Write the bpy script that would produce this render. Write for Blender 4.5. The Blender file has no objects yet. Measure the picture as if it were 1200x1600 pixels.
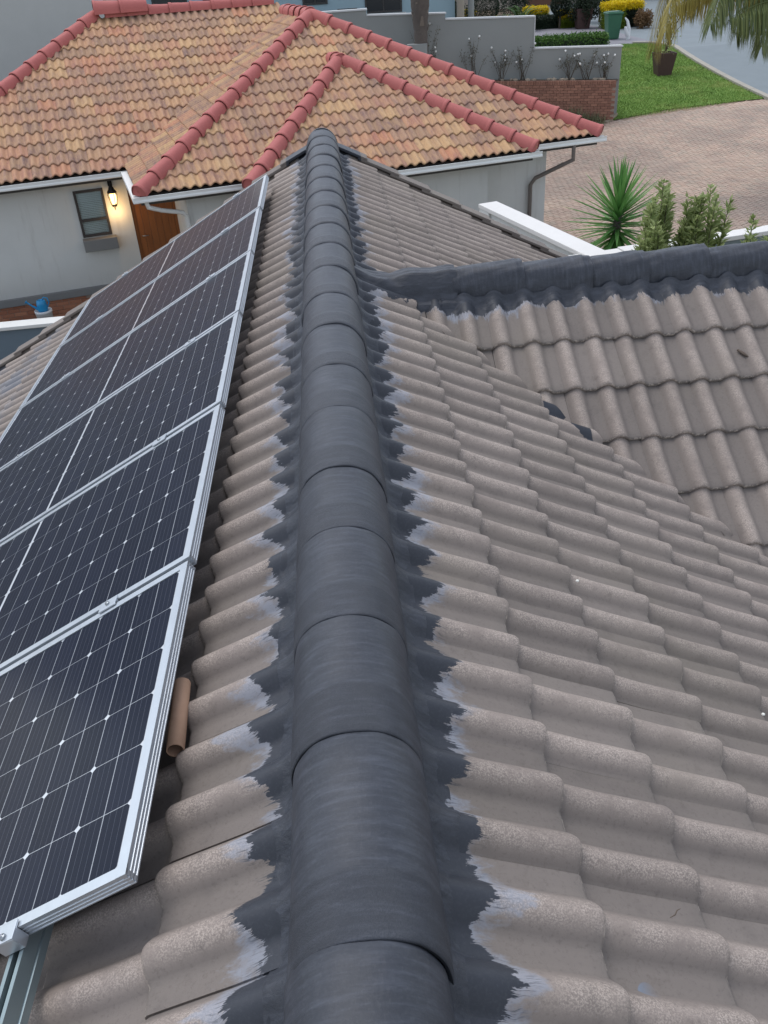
import bpy, bmesh, math, random
import numpy as np
from mathutils import Vector, Matrix
R = math.radians
rnd = random.Random(7)
nrg = np.random.default_rng(11)
scene = bpy.context.scene
COL = scene.collection

# ------------------------------------------------------------------ camera
yaw, pitch, roll, FPX = .0339, .5778, .067, 1350.
cyw, syw, cpt, spt = math.cos(yaw), math.sin(yaw), math.cos(pitch), math.sin(pitch)
Fv = Vector((syw*cpt, cyw*cpt, -spt)); Rt = Vector((cyw, -syw, 0)); Dn = Fv.cross(Rt)
R2 = Rt*math.cos(roll) + Dn*math.sin(roll); D2 = Dn*math.cos(roll) - Rt*math.sin(roll)
CAM = Vector((.05, 0, 1.461))
cam_data = bpy.data.cameras.new('camera'); cam = bpy.data.objects.new('camera', cam_data); COL.objects.link(cam)
m = Matrix.Identity(4)
for i in range(3):
    m[i][0] = R2[i]; m[i][1] = -D2[i]; m[i][2] = -Fv[i]; m[i][3] = CAM[i]
cam.matrix_world = m
cam_data.sensor_fit = 'VERTICAL'; cam_data.sensor_height = 36.; cam_data.lens = FPX/1600*36
cam_data.clip_start = .05; cam_data.clip_end = 2000
scene.camera = cam

# ------------------------------------------------------------------ light: overcast day
SUN_EL, SUN_AZ = 64., -40.          # azimuth from +y towards +x
world = bpy.data.worlds.new('World'); scene.world = world; world.use_nodes = True
wt = world.node_tree; bg = wt.nodes['Background']
sky = wt.nodes.new('ShaderNodeTexSky'); sky.sky_type = 'NISHITA'; sky.sun_disc = False
sky.sun_elevation = R(SUN_EL); sky.sun_rotation = R(SUN_AZ)
sky.air_density = 1.0; sky.dust_density = .7; sky.ozone_density = 1.0
hs = wt.nodes.new('ShaderNodeHueSaturation'); hs.inputs['Saturation'].default_value = .45
wt.links.new(sky.outputs[0], hs.inputs['Color']); wt.links.new(hs.outputs[0], bg.inputs[0])
bg.inputs[1].default_value = .15
sun_data = bpy.data.lights.new('sun', 'SUN'); sun_data.energy = .9; sun_data.angle = R(40); sun_data.color = (1, .965, .92)
sun = bpy.data.objects.new('sun', sun_data); COL.objects.link(sun)
sd = Vector((math.sin(R(SUN_AZ))*math.cos(R(SUN_EL)), math.cos(R(SUN_AZ))*math.cos(R(SUN_EL)), math.sin(R(SUN_EL))))
sun.rotation_euler = sd.to_track_quat('Z', 'Y').to_euler()
scene.view_settings.view_transform = 'Standard'; scene.view_settings.look = 'None'
scene.view_settings.gamma = 1; scene.view_settings.use_curve_mapping = False
scene.view_settings.exposure = 0.9

# ------------------------------------------------------------------ helpers
TH = .5068; ct, st = math.cos(TH), math.sin(TH); tt = math.tan(TH)
ROOTW = {}          # world matrices of parents

def link(name, mesh, parent=None, M=None):
    o = bpy.data.objects.new(name, mesh); COL.objects.link(o)
    M = M or Matrix.Identity(4)
    if parent is not None:
        o.parent = parent; o.matrix_parent_inverse = ROOTW[parent.name].inverted()
    o.matrix_basis = M
    ROOTW[o.name] = M.copy()
    return o

def empty(name, loc, label, cat, group=None, rz=0):
    M = Matrix.Translation(Vector(loc)) @ Matrix.Rotation(rz, 4, 'Z')
    o = link(name, None, None, M); o.empty_display_size = .2
    tag(o, label, cat, group); return o

def tag(o, label=None, cat=None, group=None, kind=None):
    if label: o['label'] = label
    if cat: o['category'] = cat
    if group: o['group'] = group
    if kind: o['kind'] = kind
    return o

class MB:
    def __init__(s): s.v = []; s.f = []; s.sm = []
    def add(s, vs, fs, smooth=False):
        b = len(s.v); s.v.extend([tuple(v) for v in vs]); s.f.extend([tuple(b+i for i in f) for f in fs]); s.sm.extend([smooth]*len(fs))
        return s
    def box(s, x0, x1, y0, y1, z0, z1, M=None):
        vs = [Vector((x, y, z)) for z in (z0, z1) for y in (y0, y1) for x in (x0, x1)]
        if M is not None: vs = [M @ v for v in vs]
        return s.add(vs, [(0,2,3,1),(4,5,7,6),(0,1,5,4),(2,6,7,3),(0,4,6,2),(1,3,7,5)])
    def prism(s, poly, z0, z1):
        n = len(poly)
        top = [(p[0], p[1], z1 if not callable(z1) else z1(p)) for p in poly]
        bot = [(p[0], p[1], z0 if not callable(z0) else z0(p)) for p in poly]
        return s.add(bot+top, [tuple(range(n-1, -1, -1)), tuple(range(n, 2*n))] + [(i, (i+1) % n, n+(i+1) % n, n+i) for i in range(n)])
    def tube(s, pts, rad, n=10, caps=True, smooth=True):
        pts = [Vector(p) for p in pts]; rads = rad if isinstance(rad, (list, tuple)) else [rad]*len(pts)
        rings = []; prev = None
        for i, p in enumerate(pts):
            d = (pts[min(i+1, len(pts)-1)] - pts[max(i-1, 0)]).normalized()
            if prev is None:
                a = d.orthogonal().normalized()
            else:
                a = (prev - d*prev.dot(d)).normalized()
            prev = a; b = d.cross(a)
            rings.append([p + (a*math.cos(2*math.pi*k/n) + b*math.sin(2*math.pi*k/n))*rads[i] for k in range(n)])
        vs = [v for r_ in rings for v in r_]
        fs = [(i*n+k, i*n+(k+1) % n, (i+1)*n+(k+1) % n, (i+1)*n+k) for i in range(len(pts)-1) for k in range(n)]
        s.add(vs, fs, smooth)
        if caps:
            s.add(rings[0], [tuple(range(n-1, -1, -1))]); s.add(rings[-1], [tuple(range(n))])
        return s
    def lathe(s, prof, c=(0, 0, 0), n=20, smooth=True, M=None):
        c = Vector(c); vs = []
        for (r_, z) in prof:
            for k in range(n):
                v = Vector((r_*math.cos(2*math.pi*k/n), r_*math.sin(2*math.pi*k/n), z))
                if M is not None: v = M @ v
                vs.append(c+v)
        fs = [(i*n+k, i*n+(k+1) % n, (i+1)*n+(k+1) % n, (i+1)*n+k) for i in range(len(prof)-1) for k in range(n)]
        return s.add(vs, fs, smooth)
    def mesh(s, name, mat):
        me = bpy.data.meshes.new(name); me.from_pydata(s.v, [], s.f)
        me.polygons.foreach_set('use_smooth', s.sm)
        if mat: me.materials.append(mat)
        me.update(); return me
    def build(s, name, mat, parent=None, bevel=0, M=None, seg=2):
        me = s.mesh(name, mat)
        if bevel:
            bm = bmesh.new(); bm.from_mesh(me)
            bmesh.ops.remove_doubles(bm, verts=bm.verts, dist=1e-5)
            es = [e for e in bm.edges if len(e.link_faces) == 2 and e.calc_face_angle() > .6]
            bmesh.ops.bevel(bm, geom=es, offset=bevel, segments=seg, affect='EDGES', profile=.6)
            bm.to_mesh(me); bm.free()
        return link(name, me, parent, M)

def srgb(r, g, b, k=1.0):
    f = lambda c: ((c/255+.055)/1.055)**2.4 if c/255 > .04045 else c/255/12.92
    return (f(r)*k, f(g)*k, f(b)*k, 1)

# ------------------------------------------------------------------ materials
class NT:
    """tiny node-building helper"""
    def __init__(s, name, rough=.8, spec=.3):
        s.m = bpy.data.materials.new(name); s.m.use_nodes = True; s.t = s.m.node_tree
        s.b = s.t.nodes['Principled BSDF']; s.b.inputs['Roughness'].default_value = rough
        s.b.inputs['Specular IOR Level'].default_value = spec
    def n(s, typ, **kw):
        nd = s.t.nodes.new(typ)
        for k, v in kw.items(): setattr(nd, k, v)
        return nd
    def set(s, sock, v):
        if hasattr(v, 'is_linked') or isinstance(v, bpy.types.NodeSocket): s.t.links.new(v, sock)
        else: sock.default_value = v
    def math(s, op, a, b=0., c=0., clamp=False):
        nd = s.n('ShaderNodeMath', operation=op, use_clamp=clamp)
        s.set(nd.inputs[0], a); s.set(nd.inputs[1], b); s.set(nd.inputs[2], c); return nd.outputs[0]
    def mix(s, f, a, b, blend='MIX'):
        nd = s.n('ShaderNodeMix', data_type='RGBA', blend_type=blend)
        s.set(nd.inputs[0], f); s.set(nd.inputs[6], a); s.set(nd.inputs[7], b); return nd.outputs[2]
    def noise(s, scale, vec=None, detail=4, rough=.6, dist=0.):
        nd = s.n('ShaderNodeTexNoise'); nd.inputs['Scale'].default_value = scale; nd.inputs['Detail'].default_value = detail
        nd.inputs['Roughness'].default_value = rough; nd.inputs['Distortion'].default_value = dist
        if vec is not None: s.t.links.new(vec, nd.inputs['Vector'])
        return nd.outputs['Fac']
    def pos(s): return s.n('ShaderNodeNewGeometry').outputs['Position']
    def obj(s): return s.n('ShaderNodeTexCoord').outputs['Object']
    def scale(s, vec, xyz, rot=(0, 0, 0), loc=(0, 0, 0)):
        nd = s.n('ShaderNodeMapping'); nd.inputs['Scale'].default_value = xyz; nd.inputs['Rotation'].default_value = rot; nd.inputs['Location'].default_value = loc
        s.t.links.new(vec, nd.inputs['Vector']); return nd.outputs[0]
    def sep(s, vec):
        nd = s.n('ShaderNodeSeparateXYZ'); s.t.links.new(vec, nd.inputs[0]); return nd.outputs
    def ss(s, x, a, b):
        nd = s.n('ShaderNodeMapRange', interpolation_type='SMOOTHSTEP')
        s.set(nd.inputs[0], x); nd.inputs[1].default_value = a; nd.inputs[2].default_value = b; return nd.outputs[0]
    def ramp(s, x, stops, interp='LINEAR'):
        nd = s.n('ShaderNodeValToRGB'); nd.color_ramp.interpolation = interp; s.t.links.new(x, nd.inputs[0])
        e = nd.color_ramp.elements; e[0].position, e[0].color = stops[0]; e[1].position, e[1].color = stops[-1]
        for p, c in stops[1:-1]:
            q = e.new(p); q.color = c
        return nd.outputs[0]
    def bump(s, h, strength=.3, dist=.002, normal=None):
        nd = s.n('ShaderNodeBump'); nd.inputs['Strength'].default_value = strength; nd.inputs['Distance'].default_value = dist
        s.t.links.new(h, nd.inputs['Height'])
        if normal is not None: s.t.links.new(normal, nd.inputs['Normal'])
        s.t.links.new(nd.outputs[0], s.b.inputs['Normal']); return nd.outputs[0]
    def base(s, c): s.set(s.b.inputs['Base Color'], c); return s
    def rough(s, c): s.set(s.b.inputs['Roughness'], c); return s
    def attr(s, name): return s.n('ShaderNodeAttribute', attribute_name=name).outputs['Fac']
    def rand(s):
        """one random number per piece, both for separate objects and for pieces joined into one mesh"""
        a = s.n('ShaderNodeObjectInfo').outputs['Random']
        return s.math('FRACT', s.math('ADD', a, s.attr('rnd')))

def simple(name, col, rough=.7, nscale=30, var=.12, bump=.15, spec=.3, metal=0., bdist=.002):
    t = NT(name, rough, spec); p = t.pos()
    nn = t.noise(nscale, p, 5, .65); n2 = t.noise(nscale*.12, p, 3)
    f = t.math('MULTIPLY_ADD', nn, var*2, 1-var); f = t.math('MULTIPLY', f, t.math('MULTIPLY_ADD', n2, var*1.6, 1-var*.8))
    mixn = t.n('ShaderNodeVectorMath', operation='SCALE'); mixn.inputs[0].default_value = col[:3]; t.t.links.new(f, mixn.inputs['Scale'])
    t.base(mixn.outputs[0]); t.b.inputs['Metallic'].default_value = metal
    if bump: t.bump(nn, bump, bdist)
    return t.m

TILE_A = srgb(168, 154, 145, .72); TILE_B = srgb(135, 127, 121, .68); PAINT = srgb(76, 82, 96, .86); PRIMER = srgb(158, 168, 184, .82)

def tile_color(t):
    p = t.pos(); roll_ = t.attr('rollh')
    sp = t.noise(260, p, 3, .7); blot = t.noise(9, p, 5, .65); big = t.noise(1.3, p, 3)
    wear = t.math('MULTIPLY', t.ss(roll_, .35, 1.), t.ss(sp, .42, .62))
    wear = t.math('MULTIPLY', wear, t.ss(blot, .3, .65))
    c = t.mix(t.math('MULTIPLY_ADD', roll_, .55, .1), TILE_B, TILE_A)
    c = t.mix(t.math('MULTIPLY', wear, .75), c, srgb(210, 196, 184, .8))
    sp3 = t.noise(95, p, 5, .8); c = t.mix(t.math('MULTIPLY', t.ss(sp3, .5, .68), .34), c, srgb(94, 87, 84, .7)); c = t.mix(t.math('MULTIPLY', t.ss(blot, .5, .8), .4), c, srgb(92, 86, 84, .75))
    c = t.mix(t.math('MULTIPLY', t.ss(big, .45, .75), .3), c, srgb(140, 132, 118, .75))
    r_ = t.math('MULTIPLY_ADD', t.rand(), .22, .89)
    v = t.n('ShaderNodeVectorMath', operation='SCALE'); t.t.links.new(c, v.inputs[0]); t.t.links.new(r_, v.inputs['Scale'])
    chip = t.math('MULTIPLY', t.ss(t.attr('lip'), .15, .9), t.ss(t.noise(55, p, 4, .75), .47, .62))
    v_ = t.mix(t.math('MULTIPLY', chip, .55), v.outputs[0], srgb(214, 200, 186, .85))
    dirt = t.math('MULTIPLY', t.ss(t.noise(17, p, 6, .75), .56, .72), .28)
    v_ = t.mix(dirt, v_, srgb(96, 88, 80, .7))
    # pale lime flecks near the lower edges
    fl = t.ss(t.noise(34, t.scale(p, (1, 1, 1), loc=(3, 5, 1)), 6, .8), .735, .76)
    c = t.mix(t.math('MULTIPLY', fl, .55), v_, srgb(205, 200, 190, .8))
    return c, sp, blot

def paint_mix(t, c, dist, along, across, d0, prim=1., tips=.048):
    """dark paint up to distance d0 of the ridge with a brushed, ragged edge, pale blue primer beyond it"""
    wp = t.n('ShaderNodeVectorMath', operation='ADD'); dn = t.n('ShaderNodeTexNoise'); dn.inputs['Scale'].default_value = 11; dn.inputs['Detail'].default_value = 2
    ds = t.n('ShaderNodeVectorMath', operation='SCALE'); ds.inputs['Scale'].default_value = .035; t.t.links.new(across, dn.inputs['Vector']); t.t.links.new(dn.outputs['Color'], ds.inputs[0])
    t.t.links.new(across, wp.inputs[0]); t.t.links.new(ds.outputs[0], wp.inputs[1]); wv = wp.outputs[0]
    wig = t.noise(4.6, along, 4, .65); st1 = t.noise(1, t.scale(wv, (12, 190, 12)), 4, .8); st2 = t.noise(1, t.scale(wv, (14, 34, 14), loc=(4, 1, 2)), 4, .7)
    roll_ = t.attr('rollh')
    e = t.math('MULTIPLY_ADD', t.math('SUBTRACT', wig, .5), .19, d0)
    e = t.math('MULTIPLY_ADD', t.math('SUBTRACT', st1, .5), .055, e)
    e = t.math('MULTIPLY_ADD', t.math('SUBTRACT', st2, .5), .085, e)
    e = t.math('MULTIPLY_ADD', roll_, tips, e)
    k = t.math('SUBTRACT', e, dist)
    dark = t.ss(k, -.002, .003); thin = t.math('MULTIPLY', t.ss(st1, .5, .66), t.ss(k, -.035, -.002)); dark = t.math('MAXIMUM', dark, t.math('MULTIPLY', thin, .75))
    pw = t.math('MULTIPLY_ADD', t.noise(6.5, t.scale(along, (1, 1, 1), loc=(9, 2, 4)), 3), .30, -.115)
    pn = t.math('ADD', k, t.math('MULTIPLY', pw, prim))
    pn = t.math('MULTIPLY_ADD', t.math('SUBTRACT', st2, .5), .07, pn)
    pr = t.math('MULTIPLY', t.ss(pn, -.012, .03), t.math('MULTIPLY_ADD', t.ss(t.noise(22, wv, 4, .7), .3, .55), .3, .22))
    c = t.mix(pr, c, PRIMER)
    pc = paint_color(t)
    c = t.mix(dark, c, pc)
    return c, dark

def paint_color(t):
    p = t.pos()
    n1 = t.noise(6, p, 4); n2 = t.noise(140, p, 4, .7)
    c = t.mix(n1, srgb(50, 54, 62, .62), srgb(70, 74, 83, .66))
    c = t.mix(t.math('MULTIPLY', t.ss(n2, .45, .75), .25), c, srgb(92, 95, 101, .7))
    return c

def mat_tile(name, kind):
    t = NT(name, .78, .3); p = t.pos(); x, y, z = t.sep(p)
    c, sp, blot = tile_color(t)
    if kind == 'main':
        dist = t.math('ABSOLUTE', x)
        al = t.scale(p, (.15, 1, .15)); c, dark = paint_mix(t, c, dist, al, p, t.math('MULTIPLY_ADD', y, -.005, .215), 1.)
        # dark smear where the side ridge starts, and a few stray drops of primer
        dr = t.noise(3.1, t.scale(p, (1, 1, 1), loc=(1.5, 7, 0)), 2)
        drop = t.math('MULTIPLY', t.ss(dr, .695, .70), t.math('MULTIPLY', t.ss(dist, .24, .3), t.math('SUBTRACT', 1, t.ss(dist, .5, .56)))); drop = t.math('MULTIPLY', drop, t.math('MULTIPLY', t.ss(x, .1, .2), t.ss(y, 1.7, 1.5)))
        c = t.mix(t.math('MULTIPLY', drop, .6), c, srgb(120, 145, 172, .8))
        # bluish spill on the far lower left
        sp2 = t.math('MULTIPLY', t.ss(x, -2.55, -2.75), t.ss(t.noise(2.2, p, 3), .42, .6))
        c = t.mix(t.math('MULTIPLY', sp2, .45), c, srgb(98, 118, 138, .8))
        d2 = t.math('ABSOLUTE', t.math('SUBTRACT', y, 4.76))
        q_ = t.math('ADD', t.math('ADD', x, t.math('MULTIPLY', t.math('SUBTRACT', t.noise(24, p, 3), .5), .06)), y)
        pk = t.math('MULTIPLY', t.math('MULTIPLY', t.ss(q_, 4.925, 4.93), t.ss(x, 1.03, 1.035)), t.ss(x, 1.245, 1.24)); pk = t.math('MULTIPLY', pk, t.ss(y, 4.03, 4.02))
        c = t.mix(pk, c, paint_color(t)); dark = t.math('MAXIMUM', dark, pk)
        w = t.math('MULTIPLY_ADD', t.noise(14, p, 3), .16, .09)
        dk2 = t.math('MULTIPLY', t.ss(t.math('SUBTRACT', w, d2), -.003, .004), t.ss(x, .1, .12))
        c = t.mix(dk2, c, paint_color(t)); dark = t.math('MAXIMUM', dark, dk2)
    elif kind == 'cross':
        dist = t.math('ABSOLUTE', t.math('SUBTRACT', y, 4.75))
        al = t.scale(p, (1, .15, .15)); 
        sw = t.n('ShaderNodeCombineXYZ'); t.t.links.new(y, sw.inputs[0]); t.t.links.new(x, sw.inputs[1])
        c, dark = paint_mix(t, c, dist, al, sw.outputs[0], .188, .6, .014)
    else:
        dark = t.math('MULTIPLY', t.ss(t.math('ABSOLUTE', x), .34, .33), 1.0)
        c = t.mix(dark, c, paint_color(t))
    t.base(c); t.rough(t.math('MULTIPLY_ADD', dark, -.28, .8))
    h = t.math('ADD', t.math('MULTIPLY', sp, .5), t.math('MULTIPLY', blot, .8)); t.bump(h, .35, .0022)
    return t.m

M_TILE = mat_tile('roof_tile_main', 'main'); M_TILEX = mat_tile('roof_tile_cross', 'cross'); M_VERGE = mat_tile('verge_concrete', 'verge')

def mat_paint(name, membrane=True, wrinkle=0.):
    t = NT(name, .5, .35); p = t.pos(); c = paint_color(t)
    band = t.attr('band'); y_ = t.sep(p)[1]
    rough_n = t.noise(330, p, 4, .75); st1 = t.noise(1, t.scale(p, (9, 60, 9)) if membrane else t.scale(p, (60, 9, 9)), 4, .7); fab = t.noise(1, t.scale(p, (110, 16, 110)), 3, .6)
    c = t.mix(t.math('MULTIPLY', t.ss(st1, .4, .8), .22), c, srgb(120, 126, 140, .8))
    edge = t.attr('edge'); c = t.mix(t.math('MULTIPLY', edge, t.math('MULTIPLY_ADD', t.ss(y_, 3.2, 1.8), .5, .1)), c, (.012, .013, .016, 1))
    c = t.mix(t.math('MULTIPLY', t.math('MULTIPLY', band, t.ss(rough_n, .42, .62)), .5), c, srgb(48, 52, 60, .8))
    c = t.mix(t.math('MULTIPLY', t.ss(t.noise(60, p, 5, .8), .72, .75), .6), c, srgb(45, 50, 60, .7))
    t.base(c)
    h = t.math('MULTIPLY', rough_n, t.math('MULTIPLY_ADD', band, 1.5, .14)); h = t.math('MULTIPLY_ADD', fab, .25, h); h = t.math('MULTIPLY_ADD', st1, .7, h); h = t.math('MULTIPLY_ADD', t.noise(9, p, 4, .6), 2.2, h)
    if wrinkle:
        wr = t.noise(1, t.scale(p, (9, 26, 26)), 4, .6, 1.4); h = t.math('MULTIPLY_ADD', wr, wrinkle, h)
    t.bump(h, .45, .0035)
    t.rough(t.math('MULTIPLY_ADD', rough_n, .2, .42))
    return t.m
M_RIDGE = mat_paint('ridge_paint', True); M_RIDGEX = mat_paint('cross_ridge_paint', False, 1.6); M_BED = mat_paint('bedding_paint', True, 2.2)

# ------------------------------------------------------------------ tiles
GA, PITCH, TW, TL = .3214, .165, .33, .42
def tile_arrays(a=.0545, hgt=.038, power=.52, n=15, sharp=True, lenseg=(-.42, -.2, -.05, -.012, -.003, 0)):
    xs = []; 
    for r_ in range(2):
        c = .0555 + r_*PITCH
        for k in range(n):
            xs.append(c + a*(-1+2*k/(n-1)))
    xs = sorted(set([0.0] + [round(x, 5) for x in xs] + [.128, .15, .293, .315, .3300]))
    xs = [x for x in xs if 0 <= x <= .3301]
    def prof(x):
        best = 0
        for c in (.0555, .0555+PITCH, .0555-PITCH, .0555+2*PITCH):
            d = abs(x-c)
            if d < a: best = max(best, ((1+math.cos(math.pi*d/a))/2)**power)
        return best
    vs = []; rh = []; lp = []
    lens = [(-l, 0.) for l in lenseg]
    prof_len = [(.42, 0.), (.2, 0.), (.05, 0.), (.012, -.0008), (.003, -.005), (0., -.012), (.002, -.026), (.03, -.026)]
    for (l, dz) in prof_len:
        for x in xs:
            h = prof(x); lift = .032*(1-l/GA) if l < GA else 0.
            sag = -.004*math.cos(2*math.pi*(x-.0555)/PITCH) if h <= 0 else 0
            vs.append((x, l, h*hgt + lift + dz + .004*(x/TW))); rh.append(h); lp.append(max(0., 1-l/.010) if dz > -.02 else 0.)
    nx = len(xs); fs = []
    for j in range(len(prof_len)-1):
        for i in range(nx-1):
            fs.append((j*nx+i, (j+1)*nx+i, (j+1)*nx+i+1, j*nx+i+1))
    # side lip at the right edge (the interlock)
    b = len(vs); e = [j*nx+nx-1 for j in range(len(prof_len))]
    for k in e:
        v = vs[k]; vs.append((v[0], v[1], v[2]-.012)); rh.append(0); lp.append(0.)
    for j in range(len(e)-1): fs.append((e[j], e[j+1], b+j+1, b+j))
    return vs, fs, rh, lp

def mesh_from(name, vs, fs, mat, attrs=None, smooth=True, auto=None):
    me = bpy.data.meshes.new(name); me.from_pydata([tuple(v) for v in vs], [], fs)
    me.polygons.foreach_set('use_smooth', [smooth]*len(me.polygons))
    if mat: me.materials.append(mat)
    for k, d in (attrs or {}).items():
        at = me.attributes.new(k, 'FLOAT', 'POINT'); at.data.foreach_set('value', d)
    me.update()
    if auto: 
        try: me.set_sharp_from_angle(angle=R(auto))
        except Exception: pass
    return me

def tile_mesh(name, mat, **kw):
    vs, fs, rh, lp = tile_arrays(**kw); return mesh_from(name, vs, fs, mat, {'rollh': rh, 'lip': lp}, auto=50)

def frame(O, A, D, N):
    U_ = -D; M = Matrix.Identity(4)
    for i in range(3): M[i][0] = A[i]; M[i][1] = U_[i]; M[i][2] = N[i]; M[i][3] = O[i]
    return M

def proj(P):
    v = P-CAM; k = v.dot(Fv)
    if k < .05: return None
    return 600+FPX*v.dot(R2)/k, 800+FPX*v.dot(D2)/k, k

def tile_field(O, A, D, N, i0, i1, k0, k1, s0, base_mesh, clips, skip=None, jit=1., noclip_above=None, tips=None):
    """tiles i0..i1 across, courses k0..k1 (front edge at s0+k*gauge down the slope); clips = [(point, normal)] keep the side the normal points to"""
    out = []
    for k in range(k0, k1):
        for i in range(i0, i1):
            s = s0 + k*GA
            org = O + A*(i*TW) + D*s
            cen = org + A*(TW/2) - D*(TL/2)
            cs = [org + A*(a_*TW) - D*(b_*TL) + N*.03 for a_ in (0, 1) for b_ in (-.02, 1)]
            state = 0
            use = []
            for (pt, nn) in clips:
                dd = [(c_-pt).dot(nn) for c_ in cs]
                if max(dd) < .015: state = 2; break
                if min(dd) < 0: use.append((pt, nn)); state = 1
            if state == 2: continue
            j = jit
            M = frame(org + N*rnd.uniform(-.0015, .0015)*j + A*rnd.uniform(-.001, .001)*j + D*rnd.uniform(-.004, .004)*j, A, D, N) @ \
                Matrix.Rotation(rnd.gauss(0, .005)*j, 4, 'Z') @ Matrix.Rotation(rnd.gauss(0, .003)*j, 4, 'Y')
            me = base_mesh
            if use:
                bm = bmesh.new(); bm.from_mesh(base_mesh); Mi = M.inverted()
                for (pt, nn) in use:
                    bmesh.ops.bisect_plane(bm, geom=list(bm.verts)+list(bm.edges)+list(bm.faces), plane_co=Mi @ pt, plane_no=(Mi.to_3x3() @ nn), clear_inner=True)
                if len(bm.faces) < 3: bm.free(); continue
                me = base_mesh.copy(); bm.to_mesh(me); bm.free()
            pr = proj(cen)
            vis = pr is not None and -60 < pr[0] < 1260 and -60 < pr[1] < 1680
            score = (1/pr[2] if vis else 0)
            if skip and skip(cen): score = 0
            out.append((score, me, M))
    return out

def place_tiles(pieces, name, parent, limit):
    pieces = sorted(pieces, key=lambda q: -q[0]); n = 0; rest = []
    for sc_, me, M in pieces:
        if sc_ > 0 and n < limit: link(name, me, parent, M); n += 1
        else: rest.append((me, M))
    if rest:
        V_ = []; F_ = []; Rh = []; Rn = []; Lp = []; b = 0
        for me, M in rest:
            nv = len(me.vertices); co = np.empty(nv*3); me.vertices.foreach_get('co', co); co = co.reshape(-1, 3)
            Mn = np.array(M); co = co @ Mn[:3, :3].T + Mn[:3, 3]; V_.append(co)
            a = np.empty(nv); me.attributes['rollh'].data.foreach_get('value', a); Rh.append(a); a2 = np.empty(nv); me.attributes['lip'].data.foreach_get('value', a2); Lp.append(a2); Rn.append(np.full(nv, rnd.random()))
            F_.extend([tuple(b+v for v in p.vertices) for p in me.polygons]); b += nv
        me = mesh_from(name+'s', np.concatenate(V_).tolist(), F_, pieces[0][1].materials[0], {'rollh': np.concatenate(Rh), 'rnd': np.concatenate(Rn), 'lip': np.concatenate(Lp)}, auto=50)
        o = link(name, me, parent); tag(o, kind='stuff')
    return n

# ================================================================== ground
GP = [(-200, -4.2), (26, -4.2), (40, -2.75), (900, -2.75)]
def G(y):
    return -4.2 if y < 26 else min(-2.75, -4.2+(y-26)*1.45/14)
def sheet(name, poly, off, mat, label=None):
    bm = bmesh.new(); f = bm.faces.new([bm.verts.new((x, y, 0)) for x, y in poly])
    for yy in (26, 40):
        bmesh.ops.bisect_plane(bm, geom=list(bm.verts)+list(bm.edges)+list(bm.faces), plane_co=(0, yy, 0), plane_no=(0, 1, 0))
    for v in bm.verts: v.co.z = G(v.co.y)+off
    bmesh.ops.recalc_face_normals(bm, faces=bm.faces)
    for f in bm.faces:
        if f.normal.z < 0: f.normal_flip()
    me = bpy.data.meshes.new(name); bm.to_mesh(me); bm.free(); me.materials.append(mat)
    o = link(name, me); tag(o, label, kind='structure'); return o

M_SOIL = simple('soil', srgb(120, 104, 86, .55), .95, 18, .25, .5, bdist=.02)
def mat_grass():
    t = NT('grass_ground', .9, .1); p = t.pos()
    a = t.noise(1.1, p, 4); b = t.noise(14, p, 4, .7)
    c = t.mix(a, srgb(98, 136, 64, .75), srgb(136, 164, 86, .8)); c = t.mix(t.ss(b, .5, .75), c, srgb(136, 158, 92, .7)); t.base(c); t.bump(b, .8, .03); return t.m
M_GRASS = mat_grass()
def mat_road():
    t = NT('road_asphalt', .7, .4); p = t.pos(); a = t.noise(1.2, p, 4); b = t.noise(90, p, 3)
    t.base(t.mix(a, srgb(120, 130, 134, .75), srgb(138, 148, 152, .75))); t.bump(b, .3, .004); return t.m
M_ROAD = mat_road()
M_DRIVE = simple('grey_driveway', srgb(138, 136, 142, .8), .75, 6, .1, .1)
sheet('ground', [(-300, -60), (300, -60), (300, 700), (-300, 700)], 0, M_SOIL)
sheet('lawn', [(9.15, 30.3), (11.5, 31.14), (13.4, 31.45), (15.2, 31.62), (14.98, 34), (14.86, 37), (14.9, 41), (13.9, 42.4), (9.9, 42.6), (9.72, 31.2)], .02, M_GRASS)
sheet('road', [(15.2, 31.6), (15.0, 34), (14.88, 37), (14.9, 41), (14.95, 43), (15.0, 120), (40, 120), (40, 31.6)], .008, M_ROAD)
sheet('driveway', [(-2, 42.6), (14.94, 42.6), (14.96, 62), (-2, 62)], .012, M_DRIVE)
# paving: laid pavers, herringbone, real bricks with open joints
M_PAVBED = simple('paving_sand', srgb(160, 140, 122, .75), .95, 20, .2, .2)
pav_poly = [(1.5, 8), (30, 8), (30, 31.9), (15.2, 31.55), (13.4, 31.38), (11.5, 31.07), (9.15, 30.2), (1.5, 30.2)]
sheet('paving_bed', pav_poly, .004, M_PAVBED)
def mat_paver():
    t = NT('paver', .85, .2); p = t.pos(); r_ = t.rand()
    c = t.ramp(r_, [(0, srgb(182, 158, 142, .83)), (.3, srgb(194, 169, 151, .85)), (.55, srgb(180, 164, 148, .84)), (.8, srgb(198, 175, 157, .85)), (1, srgb(186, 163, 148, .83))])
    a = t.noise(.35, p, 5, .65); c = t.mix(t.math('MULTIPLY', t.ss(a, .42, .62), .42), c, srgb(136, 126, 120, .75))
    s_ = t.noise(.9, t.scale(p, (.35, 1.6, 1)), 4, .6); c = t.mix(t.math('MULTIPLY', t.ss(s_, .5, .72), .3), c, srgb(198, 176, 158, .75))
    b = t.noise(60, p, 4); t.base(c); t.bump(b, .3, .004); return t.m
M_PAVER = mat_paver()
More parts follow.
